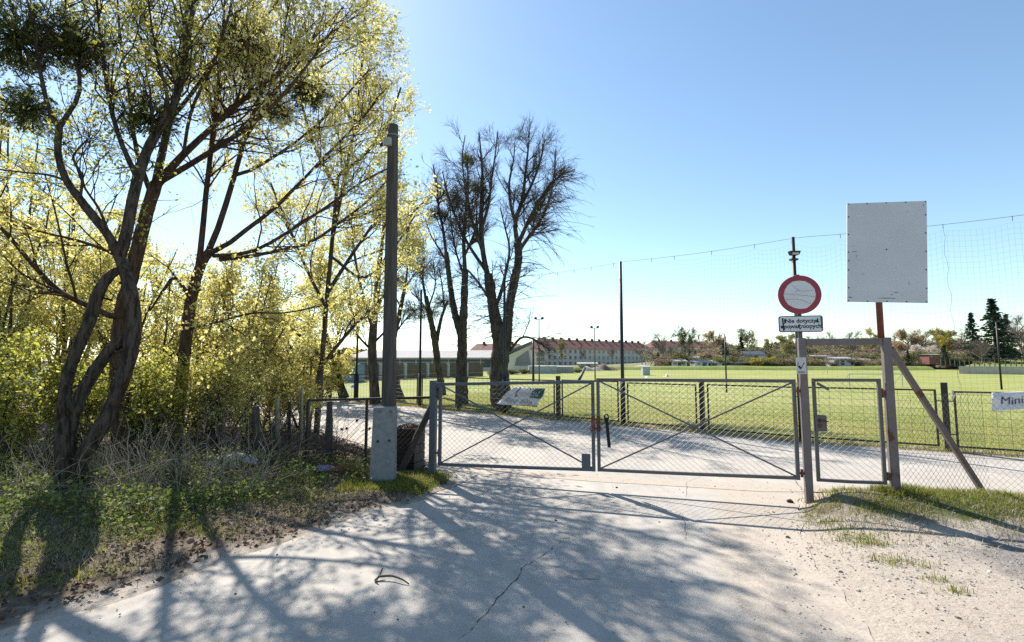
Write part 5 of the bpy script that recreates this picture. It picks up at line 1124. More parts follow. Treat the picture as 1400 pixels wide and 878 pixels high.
# ------------------------------------------------------------------ far trees: one of each kind, then copies
def far_tmpl(kind, seed):
    rng = np.random.default_rng(seed); t = thing({'bare': 'bare_tree', 'leafy': 'spring_tree', 'conifer': 'conifer', 'bush': 'garden_bush', 'poplar': 'poplar_tree'}[kind.split('_')[0]], None, None)
    base = kind.split('_')[0]; mb = MB()
    if base == 'conifer':
        mb.tubes(np.array([[A(0, 0, z) for z in (0, 3, 6, 10)]]), np.array([[0.22, 0.17, 0.1, 0.02]]), 7); mb.build('trunk', M['bark_grey'], t, True)
        q = []; tw = []
        for z in np.linspace(1.2, 9.9, 34):
            L = (10.3 - z) * 0.30 * rng.uniform(0.75, 1.15) + 0.1
            for k in range(7):
                a = rng.uniform(0, 6.283); l_ = L * rng.uniform(0.55, 1.1); dr = A(math.cos(a), math.sin(a), -0.12); p = [A(0, 0, z) + dr * l_ * s + A(0, 0, -0.18 * l_ * s * (1 - s) * 2 + 0.10 * l_ * s * s) for s in np.linspace(0, 1, 4)]
                tw.append(p); pp_ = np.array(p)
                for s in np.linspace(0.25, 1, 5):
                    c = A(0, 0, z) + dr * l_ * s + rng.normal(size=3) * 0.06; u = unit(dr + rng.normal(size=3) * 0.35) * (0.42 * (1.1 - 0.5 * s)); v = unit(np.cross(u, rng.normal(size=3))) * 0.13; q.append([c - u, c + v, c + u, c - v])
        mb = MB(); mb.tubes(np.array(tw), np.full((len(tw), 4), 0.02), 3); mb.build('branches', M['bark_grey'], t); mb = MB(); mb.quads(q); mb.build('crown', M['conifer'], t); return t
    if base == 'bush':
        st = []
        for k in range(26):
            a = rng.uniform(0, 6.283); r = rng.uniform(0.2, 1.0) * 4.2; tip = A(math.cos(a) * r, math.sin(a) * r, rng.uniform(5, 10) * (1 - 0.04 * r)); st.append(catmull([A(*rng.normal(size=2) * 1.4, 0), tip * 0.5 + A(*rng.normal(size=2) * 0.6, 1), tip], 8))
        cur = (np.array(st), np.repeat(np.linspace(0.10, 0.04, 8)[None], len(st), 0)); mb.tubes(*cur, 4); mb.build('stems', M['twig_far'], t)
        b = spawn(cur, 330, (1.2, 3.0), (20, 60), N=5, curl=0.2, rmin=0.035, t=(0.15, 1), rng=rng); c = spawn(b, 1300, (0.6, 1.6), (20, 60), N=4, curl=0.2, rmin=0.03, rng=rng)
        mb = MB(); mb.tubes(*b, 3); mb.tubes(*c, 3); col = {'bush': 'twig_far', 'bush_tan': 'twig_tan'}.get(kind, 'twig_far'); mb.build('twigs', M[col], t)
        lf = {'bush': ('far_olive', 550), 'bush_tan': ('far_tan', 450), 'bush_yellow': ('far_yellow', 3600), 'bush_white': ('far_white', 3000), 'bush_green': ('far_green', 2600)}[kind]
        mb = MB(); mb.quads(leaf_quads(pts_on(c, lf[1] * 2, rng, (0.3, 1), 0.25), 0.34, rng)); mb.build('crown', M[lf[0]], t); return t
    pop = base == 'poplar'; lean = rng.normal(size=2) * 0.2
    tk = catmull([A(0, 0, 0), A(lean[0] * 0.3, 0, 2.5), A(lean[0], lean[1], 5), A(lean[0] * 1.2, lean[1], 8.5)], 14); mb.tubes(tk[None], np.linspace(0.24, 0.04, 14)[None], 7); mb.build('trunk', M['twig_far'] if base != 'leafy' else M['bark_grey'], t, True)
    cr = []
    for k in range(12):
        z = rng.uniform(1.5, 7.6) if pop else rng.uniform(2.0, 6.8); a = rng.uniform(0, 6.283); r = (rng.uniform(0.9, 1.7) if pop else rng.uniform(1.6, 3.4)); p0 = A(np.interp(z, tk[:, 2], tk[:, 0]), np.interp(z, tk[:, 2], tk[:, 1]), z); tip = p0 + A(math.cos(a) * r, math.sin(a) * r, rng.uniform(2, 3.4) if not pop else rng.uniform(1.4, 2.8))
        tip[2] = min(tip[2], 9.6); cr.append(catmull([p0, lerp(p0, tip, 0.5) + A(0, 0, 0.2), tip], 8))
    cur = (np.array(cr), np.repeat(np.linspace(0.10, 0.035, 8)[None], len(cr), 0)); b = spawn(cur, 110, (0.9, 2.2), (20, 50), N=6, curl=0.15, up=0.08, rmin=0.03, t=(0.2, 1), rng=rng); c = spawn(b, 520, (0.5, 1.3), (20, 50), N=4, curl=0.18, up=0.04, rmin=0.022, rng=rng); d = spawn(c, 1500, (0.3, 0.8), (20, 55), N=3, curl=0.2, rmin=0.018, rng=rng)
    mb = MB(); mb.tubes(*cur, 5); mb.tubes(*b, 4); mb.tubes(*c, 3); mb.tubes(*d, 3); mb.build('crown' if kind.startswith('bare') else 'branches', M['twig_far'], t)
    if not kind.startswith('bare'):
        lf = {'leafy': ('far_olive', 3200), 'leafy_yellow': ('far_yellow', 3600), 'leafy_tan': ('far_tan', 2600), 'leafy_dark': ('mistletoe', 2000), 'poplar': ('far_olive', 1300)}[kind]
        mb = MB(); mb.quads(leaf_quads(pts_on(d, int(lf[1] * 1.6), rng, (0.2, 1), 0.18), 0.26, rng)); mb.build('crown', M[lf[0]], t)
    return t
M['conifer'] = leafmat('conifer_needles', [(0.012, 0.028, 0.016), (0.022, 0.045, 0.022), (0.04, 0.065, 0.03)], 0.15)
M['far_olive'] = leafmat('olive_buds', [(0.17, 0.17, 0.07), (0.25, 0.24, 0.10), (0.33, 0.30, 0.15)], 0.4)
M['far_yellow'] = leafmat('yellow_blossom', [(0.26, 0.22, 0.03), (0.38, 0.33, 0.04), (0.45, 0.38, 0.09)], 0.35)
M['far_tan'] = leafmat('tan_buds', [(0.28, 0.20, 0.13), (0.38, 0.28, 0.17), (0.45, 0.34, 0.22)], 0.4)
M['far_white'] = leafmat('white_blossom', [(0.42, 0.36, 0.35), (0.55, 0.48, 0.46), (0.62, 0.56, 0.54)], 0.3)
M['far_green'] = leafmat('hedge_leaf', [(0.08, 0.10, 0.035), (0.13, 0.15, 0.055), (0.18, 0.19, 0.08)], 0.35)
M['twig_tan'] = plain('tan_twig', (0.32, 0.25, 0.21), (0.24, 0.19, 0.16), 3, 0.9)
TM = {}; USED = {}
def far(kind, px, top, Y, label, cat=None, group=None, wx=1.0, var=0, zb=None):
    key = (kind, var)
    if key not in TM: TM[key] = far_tmpl(kind, 100 + len(TM) * 7 + var)
    x0 = (px - CX) / FPX * Y; z0 = (float(slope(np.array(x0), np.array(Y))) if Y > 104 else 0.0) - 0.15 if zb is None else zb; h = P(px, top, Y)[2] - z0; sc = h / 10.0
    cat = cat or ('bush' if kind.startswith('bush') else 'conifer' if kind == 'conifer' else 'tree'); rz = random.uniform(0, 6.28); s3 = (sc * wx, sc * wx, sc)
    if key not in USED:
        USED[key] = 1; o = TM[key]; o.location = (x0, Y, z0); o.rotation_euler = (0, 0, rz); o.scale = s3; tag(o, label, cat, group)
    else: dup(TM[key], (x0, Y, z0), rz, s3, label, cat, group)
GT = 'trees beyond the playing field'; GB = 'garden bushes beyond the playing field'
for kind, px, top, Y, wx, var, lab in (
    ('poplar', 768, 463, 150, 0.7, 0, 'slim pale tree before the left half of the red-roofed block'), ('bare', 796, 470, 160, 0.6, 0, 'thin bare tree before the middle of the red-roofed block'), ('bare', 836, 468, 165, 0.6, 1, 'thin bare tree left of the dark net pole before the block'), ('conifer', 812, 482, 190, 1.0, 0, 'small dark conifer before the red-roofed block'),
    ('bare', 877, 466, 150, 0.8, 0, 'bare tree before the right end of the red-roofed block'), ('bare', 907, 451, 118, 1.0, 1, 'wide brown bare tree at the right end of the block'), ('conifer', 899, 482, 116, 1.2, 0, 'small dark conifer beneath the wide brown bare tree'), ('leafy_dark', 937, 451, 114, 0.75, 0, 'dark-crowned tree standing clear right of the brown bare tree'), ('bare', 958, 456, 150, 0.7, 0, 'slim bare tree right of the dark-crowned tree'),
    ('leafy_tan', 976, 455, 160, 1.0, 0, 'tan budding tree behind the left of two conifers'), ('conifer', 990, 463, 126, 1.25, 0, 'left one of two dark conifers beyond the field'), ('conifer', 1013, 461, 128, 1.2, 0, 'right one of two dark conifers beyond the field'), ('poplar', 1023, 449, 170, 1.1, 0, 'tall pale grey tree behind the right dark conifer'), ('poplar', 1051, 463, 160, 0.9, 0, 'small sparse pale tree left of the sign post'),
    ('leafy', 1078, 455, 130, 0.9, 0, 'dark green rounded tree just left of the sign post'), ('bare', 1112, 456, 150, 0.8, 1, 'bare tree just right of the sign post beneath the beam'), ('bare', 1136, 452, 150, 0.8, 0, 'bare tree seen above the portal beam, left one'), ('bare', 1164, 450, 145, 1.1, 1, 'wide bare tree above the middle of the portal beam'), ('leafy_yellow', 1190, 449, 150, 0.9, 0, 'yellow-green tree above the portal beam beside the red tube'),
    ('bare', 1224, 452, 155, 0.7, 0, 'bare tree directly behind the top of the portal post'), ('leafy_tan', 1241, 453, 140, 1.1, 0, 'orange budding tree right of the portal post'), ('bare', 1263, 446, 140, 1.1, 1, 'tall bare brown tree right of the orange budding tree'), ('leafy', 1284, 450, 150, 1.1, 0, 'olive tree between the tall bare tree and the yellow tree'), ('leafy_yellow', 1304, 450, 135, 1.0, 0, 'bright yellow tree left of the tall conifers'),
    ('conifer', 1290, 472, 100, 1.4, 0, 'small dark conifer beside the red hut'), ('bare', 1322, 448, 120, 1.1, 0, 'brown bare tree left of the tall conifers'), ('conifer', 1330, 428, 112, 0.9, 0, 'slender conifer left of the tallest conifer'), ('conifer', 1360, 409, 108, 1.15, 0, 'tallest dark conifer beyond the field'), ('conifer', 1378, 430, 112, 0.95, 0, 'slender conifer right of the tallest conifer'),
    ('bare', 1340, 462, 104, 1.3, 1, 'grey drooping bare tree at the foot of the tallest conifer'), ('bare', 1397, 424, 108, 0.9, 1, 'bare tree at the right picture edge'), ('bare', 1425, 430, 112, 1.0, 0, 'bare tree beyond the right picture edge'), ('conifer', 1240, 478, 108, 0.8, 0, 'narrow dark cypress right of the portal post')):
    far(kind, px, top, Y, lab, None, GT, wx, var, zb=None if Y > 104 else 0.6)
# hedges of bushes: rows placed side by side
bk = [('bush', 0), ('bush_tan', 0), ('bush', 1), ('bush_green', 0)]
rb = np.random.default_rng(9); n_b = 0
for row, (Y, top, x0, x1, st) in enumerate(((112, 489, 905, 1250, 17), (124, 482, 900, 1290, 19), (142, 474, 960, 1300, 21), (165, 466, 1090, 1320, 24), (113, 483, 1225, 1330, 14))):
    px = x0
    while px < x1:
        k, v = bk[rb.integers(0, 4)]
        far(k, px + rb.normal() * 3, top + rb.normal() * 3, Y + rb.normal() * 2, {'bush': 'brown twiggy bush with olive buds ', 'bush_tan': 'tan leafless bush ', 'bush_green': 'dark green hedge bush '}[k] + ('in the front rank just behind the far bank', 'in the second rank beyond the far bank', 'up the garden slope behind the sheds', 'on the skyline of the garden slope', 'around the red hut right of the portal')[row], 'bush',
            {'bush': 'brown ', 'bush_tan': 'tan ', 'bush_green': 'green '}[k] + ('front rank bushes', 'second rank bushes', 'slope bushes', 'skyline bushes', 'bushes by the red hut')[row], rb.uniform(1.9, 3.2), v); px += st * rb.uniform(0.7, 1.2)
for kind, px, top, Y, wx, lab in (('bush_yellow', 1033, 488, 111, 1.6, 'bright yellow bush left of the sign post'), ('bush_yellow', 1052, 487, 112, 1.2, 'orange-yellow bush beside the bright yellow one'), ('bush_yellow', 983, 485, 118, 0.9, 'small orange-yellow bush under the left conifer'), ('bush_yellow', 1107, 492, 110, 0.7, 'small yellow bush just right of the sign post'),
    ('bush_white', 1252, 471, 132, 1.6, 'white-blossomed bush right of the portal post'), ('bush_white', 1272, 471, 134, 1.7, 'white-blossomed bush left of the yellow tree'), ('bush_white', 1308, 481, 120, 1.2, 'white-blossomed bush under the bright yellow tree')):
    far(kind, px, top, Y, lab, 'bush', None, wx)
for px, top, Y in ((1335, 493, 100), (1350, 494, 101), (1366, 494, 102), (1384, 494, 103), (1402, 493, 102)):
    far('bush', px, top, Y, 'grey twiggy bush under the tall conifers behind the wall', 'bush', 'bushes behind the low wall', 1.6, 1, zb=1.0)
for px, top, Y in ((748, 501, 72), (772, 502, 74), (790, 503, 76), (716, 503, 68), (700, 504, 66), (676, 505, 62)):
    far('bush_green', px, top, Y, 'low scrubby bush along the far edge of the field before the block', 'bush', 'scrub before the apartment block', 2.6, 0, zb=-0.1)

# ------------------------------------------------------------------ far buildings
M['render_white'] = plain('pale_render', (0.60, 0.575, 0.49), (0.53, 0.50, 0.43), 0.3, 0.9, bstr=0.02)
M['roof_red'] = plain('red_roof', (0.17, 0.065, 0.055), (0.105, 0.05, 0.045), 0.5, 0.8, bstr=0.1, c3=(0.24, 0.12, 0.10))
M['pane'] = plain('window_glass', (0.11, 0.12, 0.14), (0.16, 0.17, 0.19), 0.5, 0.15, spec=0.6, bstr=0)
M['grey_roof'] = plain('metal_roof', (0.36, 0.34, 0.33), (0.29, 0.275, 0.265), 0.6, 0.9, bstr=0.02)
M['slate'] = plain('dark_cladding', (0.07, 0.085, 0.105), (0.10, 0.115, 0.135), 0.6, 0.5, bstr=0.02)
M['brownwall'] = plain('brown_fence', (0.10, 0.075, 0.055), (0.14, 0.105, 0.075), 1.5, 0.9, bstr=0.05)
M['palepost'] = plain('pale_concrete', (0.40, 0.42, 0.44), (0.32, 0.34, 0.36), 2, 0.9)
M['blue'] = plain('blue_steel', (0.13, 0.22, 0.30), (0.1, 0.17, 0.24), 2, 0.6)
M['teal'] = plain('teal_plastic', (0.01, 0.06, 0.05), (0.015, 0.08, 0.06), 2, 0.5)
def block(label, pa, pb, Ya, Yb, zb, eave, ridge, depth, nwin, floors, name='apartment_block', chim=10):
    a = A((pa - CX) / FPX * Ya, Ya, 0); b = A((pb - CX) / FPX * Yb, Yb, 0); d = unit(b - a); n = A(-d[1], d[0], 0); L = np.linalg.norm(b - a)
    t = thing(name, label, 'building', (a + b) / 2); mb = MB(); mb.boxax((a + b) / 2 + n * depth / 2 + Z * (zb + eave) / 2, d * L / 2, n * depth / 2, Z * (eave - zb) / 2); mb.build('wall', M['render_white'], t)
    mb = MB(); o = 0.5; e0, e1 = a - d * o - n * o, b + d * o - n * o; g0, g1 = a - d * o + n * (depth + o), b + d * o + n * (depth + o); m0, m1 = a + d * 1.5 + n * depth / 2, b - d * 1.5 + n * depth / 2
    V = [e0 + Z * eave, e1 + Z * eave, g1 + Z * eave, g0 + Z * eave, m0 + Z * ridge, m1 + Z * ridge]; mb.add(V, [np.array([[0, 1, 5, 4], [2, 3, 4, 5], [3, 2, 1, 0]]), np.array([[1, 2, 5], [3, 0, 4]])]); rf = mb.build('roof', M['roof_red'], t)
    for k in range(chim):
        c = lerp(m0, m1, (k + 0.5) / chim) + Z * (ridge + 0.1) - n * 0.6; mb = MB(); mb.boxax(c, d * 0.42, n * 0.35, Z * 0.5); mb.build('chimney', M['brownwall'], rf)
    w0 = p0 = None; fh = (eave - zb) / floors
    for i in range(nwin):
        for f in range(floors):
            c = lerp(a, b, (i + 0.5) / nwin) - n * 0.02 + Z * (zb + fh * (f + 0.55)); loc = c - LOC[t.name]
            if w0 is None:
                mb = MB(); mb.boxax((0, 0, 0), d * 0.62, n * 0.05, Z * 0.72); w0 = mk('window', np.concatenate(mb.v), mb.f, M['white'], t); mb = MB(); mb.boxax(-n * 0.05, d * 0.52, n * 0.03, Z * 0.62); p0 = mk('pane', np.concatenate(mb.v), mb.f, M['pane'], w0); w0.location = loc
            else:
                w = w0.copy(); COL.objects.link(w); w.location = loc; q = p0.copy(); COL.objects.link(q); q.parent = w
    return t
zA = P(800, 497.5, 190)[2]
block('long three-storey block with a red tiled roof and many small windows', 747, 893, 165, 205, zA - 1, P(820, 478, 185)[2], P(820, 466, 190)[2], 11, 24, 3, chim=14)
block('red-roofed block with a pale gable partly hidden by the hall', 733, 746.5, 166, 166, zA - 1, P(740, 482, 166)[2], P(740, 470, 170)[2], 11, 3, 3, chim=2)
block('pale block with a brown roof behind the bare trees', 897, 1003, 205, 215, zA, P(950, 475, 210)[2], P(950, 466, 210)[2], 11, 14, 3, chim=6)
block('red-tiled roof of a house seen behind the long hall', 644, 717, 150, 150, 0, P(680, 479, 150)[2], P(680, 469, 150)[2], 11, 6, 3, chim=3)
# long hall left of centre
Yh = 88; t = thing('sports_hall', 'long low grey hall with a pale metal roof behind the brown fence', 'building', P(600, 510, Yh) * A(1, 1, 0))
X_ = lambda px, Y=Yh: (px - CX) / FPX * Y
ze, zr = P(600, 489, Yh)[2], P(600, 479, Yh + 12)[2]
mb = MB(); mb.box(X_(476), X_(702), Yh, Yh + 24, -0.1, ze); mb.build('wall', M['render_white'], t)
mb = MB(); mb.add([(X_(474), Yh - 0.8, ze), (X_(704), Yh - 0.8, ze), (X_(704), Yh + 12, zr), (X_(474), Yh + 12, zr), (X_(474), Yh + 25, ze), (X_(704), Yh + 25, ze), (X_(474), Yh - 0.8, ze - 0.3), (X_(704), Yh - 0.8, ze - 0.3)], np.array([[0, 1, 2, 3], [3, 2, 5, 4], [6, 7, 1, 0]])); mb.build('roof', M['grey_roof'], t)
for k in range(9):
    x0 = X_(482 + k * 22); mb = MB(); mb.box(x0, x0 + 2.75, Yh - 0.08, Yh - 0.02, 0.7, ze - 0.35); mb.build('window', M['slate'], t)
t = thing('entrance_hall', 'angular hall annex with a slanted roof and dark glazed end', 'building', P(708, 510, 80) * A(1, 1, 0))
pr = [(694, 505), (694, 486), (724, 472), (729, 505)]
f_ = np.array([P(a, b, 80) for a, b in pr]); f_[0][2] = f_[3][2] = -0.1; bk_ = f_ + A(0, 14, 0)
mb = MB(); mb.add(np.vstack([f_, bk_]), np.array([[0, 3, 2, 1], [4, 5, 6, 7], [0, 1, 5, 4], [2, 3, 7, 6]])); mb.build('wall', M['render_white'], t)
mb = MB(); mb.add([f_[1] + A(-.5, -.4, 0), f_[2] + A(.4, -.4, .2), bk_[2] + A(.4, .4, .2), bk_[1] + A(-.5, .4, 0), f_[1] + A(-.5, -.4, .5), f_[2] + A(.4, -.4, .7), bk_[2] + A(.4, .4, .7), bk_[1] + A(-.5, .4, .5)], np.array([[3, 2, 1, 0], [4, 5, 6, 7], [0, 1, 5, 4], [1, 2, 6, 5], [2, 3, 7, 6], [3, 0, 4, 7]])); mb.build('roof', M['slate'], t)
g_ = np.array([P(a, b, 79.9) for a, b in ((704, 500), (706, 490), (722, 479), (726, 500))]); mb = MB(); mb.poly(g_[::-1]); mb.build('glazing', M['pane'], t)
# brown board fence with pale posts
t = thing('board_fence', 'brown board fence with pale concrete posts in front of the hall', 'fence', P(570, 520, 46) * A(1, 1, 0))
fa, fb = A(X_(484, 44), 44, 0), A(X_(662, 58), 58, 0)
for k in range(6):
    p0, p1 = lerp(fa, fb, k / 6), lerp(fa, fb, (k + 1) / 6); d = unit(p1 - p0)
    mb = MB(); mb.bar(p0 + Z * 0 - Z * 0.1, p0 + Z * 1.62, 0.26, 0.26, d); mb.build('post', M['palepost'], t)
    for j in range(3):
        mb = MB(); q0, q1 = p0 + d * 0.2, p1 - d * 0.2; z0 = 0.02 + j * 0.48; mb.boxax((q0 + q1) / 2 + Z * (z0 + 0.24), d * np.linalg.norm(q1 - q0) / 2, A(-d[1], d[0], 0) * 0.04, Z * 0.236); mb.build('board', M['brownwall'], t)
mb = MB(); mb.bar(fa + Z * 1.7 + A(0, .5, 0), fb + Z * 1.7 + A(0, .5, 0), 0.05, 0.05); mb.build('pipe', M['palepost'], t)
def hut(label, px, py, Y, w, h, d, wall, roof, pitch=0.35, name='garden_shed', zb=None, cat='shed', group='garden sheds beyond the field', door=True):
    c = P(px, py, Y); z0 = (c[2] if zb is None else zb); x0, x1 = c[0] - w / 2, c[0] + w / 2; t = thing(name, label, cat, (c[0], Y, z0), group)
    mb = MB(); mb.box(x0, x1, Y, Y + d, z0 - 1.0, z0 + h); mb.build('wall', wall, t)
    mb = MB(); o = 0.2 if door else 0.03; V = [(x0 - o, Y - o, z0 + h), (x1 + o, Y - o, z0 + h), (x1 + o, Y + d / 2, z0 + h + pitch), (x0 - o, Y + d / 2, z0 + h + pitch), (x1 + o, Y + d + o, z0 + h), (x0 - o, Y + d + o, z0 + h), (x0 - o, Y - o, z0 + h - .12), (x1 + o, Y - o, z0 + h - .12), (x1 + o, Y + d + o, z0 + h - .12), (x0 - o, Y + d + o, z0 + h - .12)]
    mb.add(V, [np.array([[0, 1, 2, 3], [3, 2, 4, 5], [6, 7, 1, 0], [5, 4, 8, 9], [9, 8, 7, 6]]), np.array([[1, 4, 2], [0, 3, 5]])]); mb.build('roof', roof, t)
    if door:
        mb = MB(); mb.box(c[0] - w * 0.1, c[0] + w * 0.12, Y - 0.05, Y - 0.01, z0 + 0.1, z0 + h * 0.85); mb.build('door', M['slate'], t)
        mb = MB(); mb.box(x0 + w * 0.12, x0 + w * 0.3, Y - 0.05, Y - 0.01, z0 + h * 0.45, z0 + h * 0.8); mb.build('window', M['pane'], t)
    return t
hut('white shed with a pale roof under the dark-crowned tree', 929, 503, 110, 3.4, 1.5, 3, M['white'], M['grey_roof'])
hut('low white shed left of the two dark conifers', 963, 502, 109, 4.2, 1.2, 3, M['white'], M['grey_roof'])
hut('small white shed next to the low white one', 978, 503, 109, 3.0, 1.1, 3, M['white'], M['grey_roof'])
hut('tan-roofed shed below the gap between the conifers', 998, 503, 110, 4.4, 1.2, 3, M['brownwall'], M['grey_roof'])
hut('long white-roofed greenhouse below the right conifer', 1014, 505.5, 107, 4.6, 0.6, 2, M['teal'], M['white'], 0.15)
hut('grey-roofed garden house with a white front left of the sign post', 1034, 493, 122, 4.6, 1.5, 4, M['white'], M['slate'], 0.9)
hut('white shed seen under the portal beam', 1152, 500, 114, 4.0, 1.7, 3, M['white'], M['grey_roof'])
hut('pale shed among bushes left of the portal post', 1180, 499, 116, 3.6, 1.2, 3, M['palepost'], M['grey_roof'])
hut('flat pale-roofed shed just right of the sign post', 1124, 495, 120, 4.5, 1.4, 3, M['brownwall'], M['grey_roof'])
hut('white hut up the slope left of the dark-crowned tree', 950, 496, 122, 3.0, 1.3, 3, M['white'], M['grey_roof'])
M['hutred'] = plain('red_boards', (0.24, 0.09, 0.08), (0.17, 0.065, 0.06), 3, 0.8)
hut('red wooden hut with a flat grey roof beyond the embankment', 1278, 492, 106, 2.4, 1.15, 2.4, M['hutred'], M['grey_roof'], 0.1)
hut('small grey booth at the far touchline right of the net pole', 884, 512, 62, 0.9, 1.1, 0.9, M['palepost'], M['palepost'], 0.06, 'booth', 0.0, 'booth', None, False)
hut('grey container at the far touchline beside the annex', 742, 512, 70, 4.0, 1.1, 2.4, M['palepost'], M['palepost'], 0.05, 'container', 0.0, 'container', None, False)
hut('pale container near the lamp mast before the block', 762, 510.5, 73, 4.8, 1.0, 2.4, M['grey_roof'], M['palepost'], 0.05, 'container', 0.0, 'container', None, False)
hut('blue container left of the brown board fence', 474, 525, 41, 1.5, 1.55, 2.4, M['blue'], M['blue'], 0.03, 'container', 0.0, 'container', None, False)
hut('low grey shed before the middle of the apartment block', 804, 501, 100, 3.8, 0.9, 2.5, M['palepost'], M['grey_roof'], 0.3, zb=0.4)
# earth heaps
def heap(label, px, py, Y, w, h, mat, seed, name='earth_heap', cat='heap'):
    r = np.random.default_rng(seed); c = P(px, py, Y); c[2] = max(c[2] - 0.3, -0.1); n = 18; u, v = np.meshgrid(np.linspace(-1, 1, n), np.linspace(-1, 1, n), indexing='ij'); d = np.sqrt(u * u + v * v)
    zz = h * 0.62 * np.clip(1 - d * d, 0, 1) * (0.75 + 0.45 * np.sin(u * 4 + seed) * np.cos(v * 3 + seed) + 0.25 * np.sin(u * 9 + 2 * seed)) + r.normal(size=u.shape) * h * 0.05 * (d < 0.95) - 0.05
    V = np.stack([c[0] + u * w, c[1] + v * w * 0.7, c[2] + zz], -1).reshape(-1, 3); i = np.arange(n * n).reshape(n, n); return tag(mk(name, V, [np.stack([i[:-1, :-1], i[1:, :-1], i[1:, 1:], i[:-1, 1:]], -1).reshape(-1, 4)], mat, None, True), label, cat)
M['earth'] = plain('earth', (0.16, 0.12, 0.095), (0.11, 0.085, 0.07), 1.5, 0.95); M['sandheap'] = plain('sand_heap', (0.34, 0.30, 0.26), (0.27, 0.235, 0.2), 1.5, 0.95)
heap('dark brown earth heap at the far side of the field', 824, 505, 95, 3.4, 2.0, M['earth'], 1); heap('pale sand heap left of the dark earth heap', 806, 508, 90, 3.0, 1.6, M['sandheap'], 2); heap('long pale ramp of rubble before the right end of the block', 868, 502, 112, 8.5, 1.1, M['sandheap'], 3)
heap('white bundle of tarpaulin lying on the grass left of the yellow tree trunk', 483, 530, 33, 0.9, 0.5, M['palepost'], 4, 'tarpaulin', 'tarpaulin'); heap('white tarpaulin heap beside a teal bin under the yellow leaves', 440, 531, 32, 1.1, 0.8, M['white'], 5, 'tarpaulin', 'tarpaulin'); heap('white tarpaulin at the far touchline by the booth', 882, 515, 54, 0.9, 0.4, M['white'], 6, 'tarpaulin', 'tarpaulin'); heap('small white tarpaulin right of the booth', 911, 514, 57, 0.5, 0.6, M['white'], 7, 'tarpaulin', 'tarpaulin')
heap('black plastic sack lying on the grass beneath the torn banner', 684, 556, 17.6, 0.42, 0.55, M['print_black'], 8, 'plastic_sack', 'sack')
hut('teal plastic bin under the yellow leaves beyond the path', 452, 533, 31, 0.8, 0.75, 0.7, M['teal'], M['teal'], 0.06, 'plastic_bin', 0.0, 'bin', None, False)
# masts, poles and goal
def mast(label, px, py, top, Y, r, lamps=2, mat=None, name='floodlight_mast', cat='mast'):
    x0 = (px - CX) / FPX * Y; zt = P(px, top, Y)[2]; t = thing(name, label, cat, (x0, Y, 0)); mb = MB(); mb.tube([(x0, Y, -0.1), (x0, Y, zt)], [r, r * 0.7], 8); mb.build('shaft', mat or M['palepost'], t, True)
    if lamps:
        mb = MB(); mb.bar((x0 - 0.28, Y, zt), (x0 + 0.28, Y, zt), 0.04, 0.04, Z); mb.build('crossbar', M['black'], t)
        for s in (-1, 1):
            mb = MB(); mb.boxax((x0 + s * 0.27, Y - 0.1, zt + 0.1), (0.10, 0, 0.05 * s), (0, 0.08, 0), (-0.05 * s, 0, 0.08)); mb.build('lamp', M['black'], t)
    return t
mast('slim floodlight mast with two lamps right of the bare trees', 737, 525, 437, 39, 0.06, 2, M['gate']); mast('slim floodlight mast with two lamps before the red-roofed block', 813, 523, 449, 42, 0.06, 2, M['gate'])
mast('thick black pole on the far touchline left of the floodlight mast', 729, 521, 464, 43, 0.11, 0, M['black'], 'net_pole', 'pole'); mast('thin dark pole on the far touchline before the conifers', 991, 535, 456, 28, 0.05, 0, M['green_pole'], 'net_pole', 'pole'); mast('thin dark pole on the field before the tallest conifer', 1364, 531, 441, 31, 0.055, 0, M['black'], 'net_pole', 'pole')
mast('thin lamp post above the roof at the right end of the block', 882, 500, 460, 120, 0.08, 2, M['palepost'])
mb = MB(); mb.tube([P(791, 521, 44) * A(1, 1, 0), P(800, 503, 46)], 0.13, 7); tag(mb.build('leaning_prop', M['green_pole'], None, True), 'dark leaning prop on the far touchline before the sand heap', 'prop')
def goal(label, pa, pb, py, top, Y):
    za = P(pa, top, Y)[2]; xa, xb = (pa - CX) / FPX * Y, (pb - CX) / FPX * Y; t = thing('goal_frame', label, 'goal', ((xa + xb) / 2, Y, 0))
    for x in (xa, xb): mb = MB(); mb.tube([(x, Y, 0), (x, Y, za)], 0.03, 6); mb.build('upright', M['palepost'], t); mb = MB(); mb.tube([(x, Y, za), (x, Y + 1, 0)], 0.02, 6); mb.build('stay', M['palepost'], t)
    mb = MB(); mb.tube([(xa, Y, za), (xb, Y, za)], 0.03, 6); mb.build('crossbar', M['palepost'], t)
goal('small training goal frame seen through the wicket gate', 1158, 1230, 529, 511.5, 34); goal('small white goal at the far touchline right of the sign post', 1097, 1129, 511, 502, 68)
# low wall at the right end of the far touchline, with railing
t = thing('retaining_wall', 'low pale concrete wall at the right end of the far touchline', 'wall', P(1360, 510, 68) * A(1, 1, 0))
wa, wb = A(X_(1308, 70), 70, 0), A(X_(1480, 62), 62, 0)
for k in range(10):
    p0, p1 = lerp(wa, wb, k / 10), lerp(wa, wb, (k + 1) / 10); d = unit(p1 - p0); mb = MB(); mb.boxax((p0 + p1) / 2 + Z * 0.45, d * (np.linalg.norm(p1 - p0) / 2 - 0.0015), A(-d[1], d[0], 0) * 0.12, Z * 0.55); mb.build('slab', M['palewall'] if 'palewall' in M else M.setdefault('palewall', plain('pale_wall', (0.46, 0.41, 0.375), (0.37, 0.33, 0.30), 1.2, 0.9, bstr=0.02)), t)
mb = MB(); mb.bar(wa + Z * 1.05, wb + Z * 1.05, 0.3, 0.09, A(0, 1, 0)); mb.build('coping', M['palepost'], t)
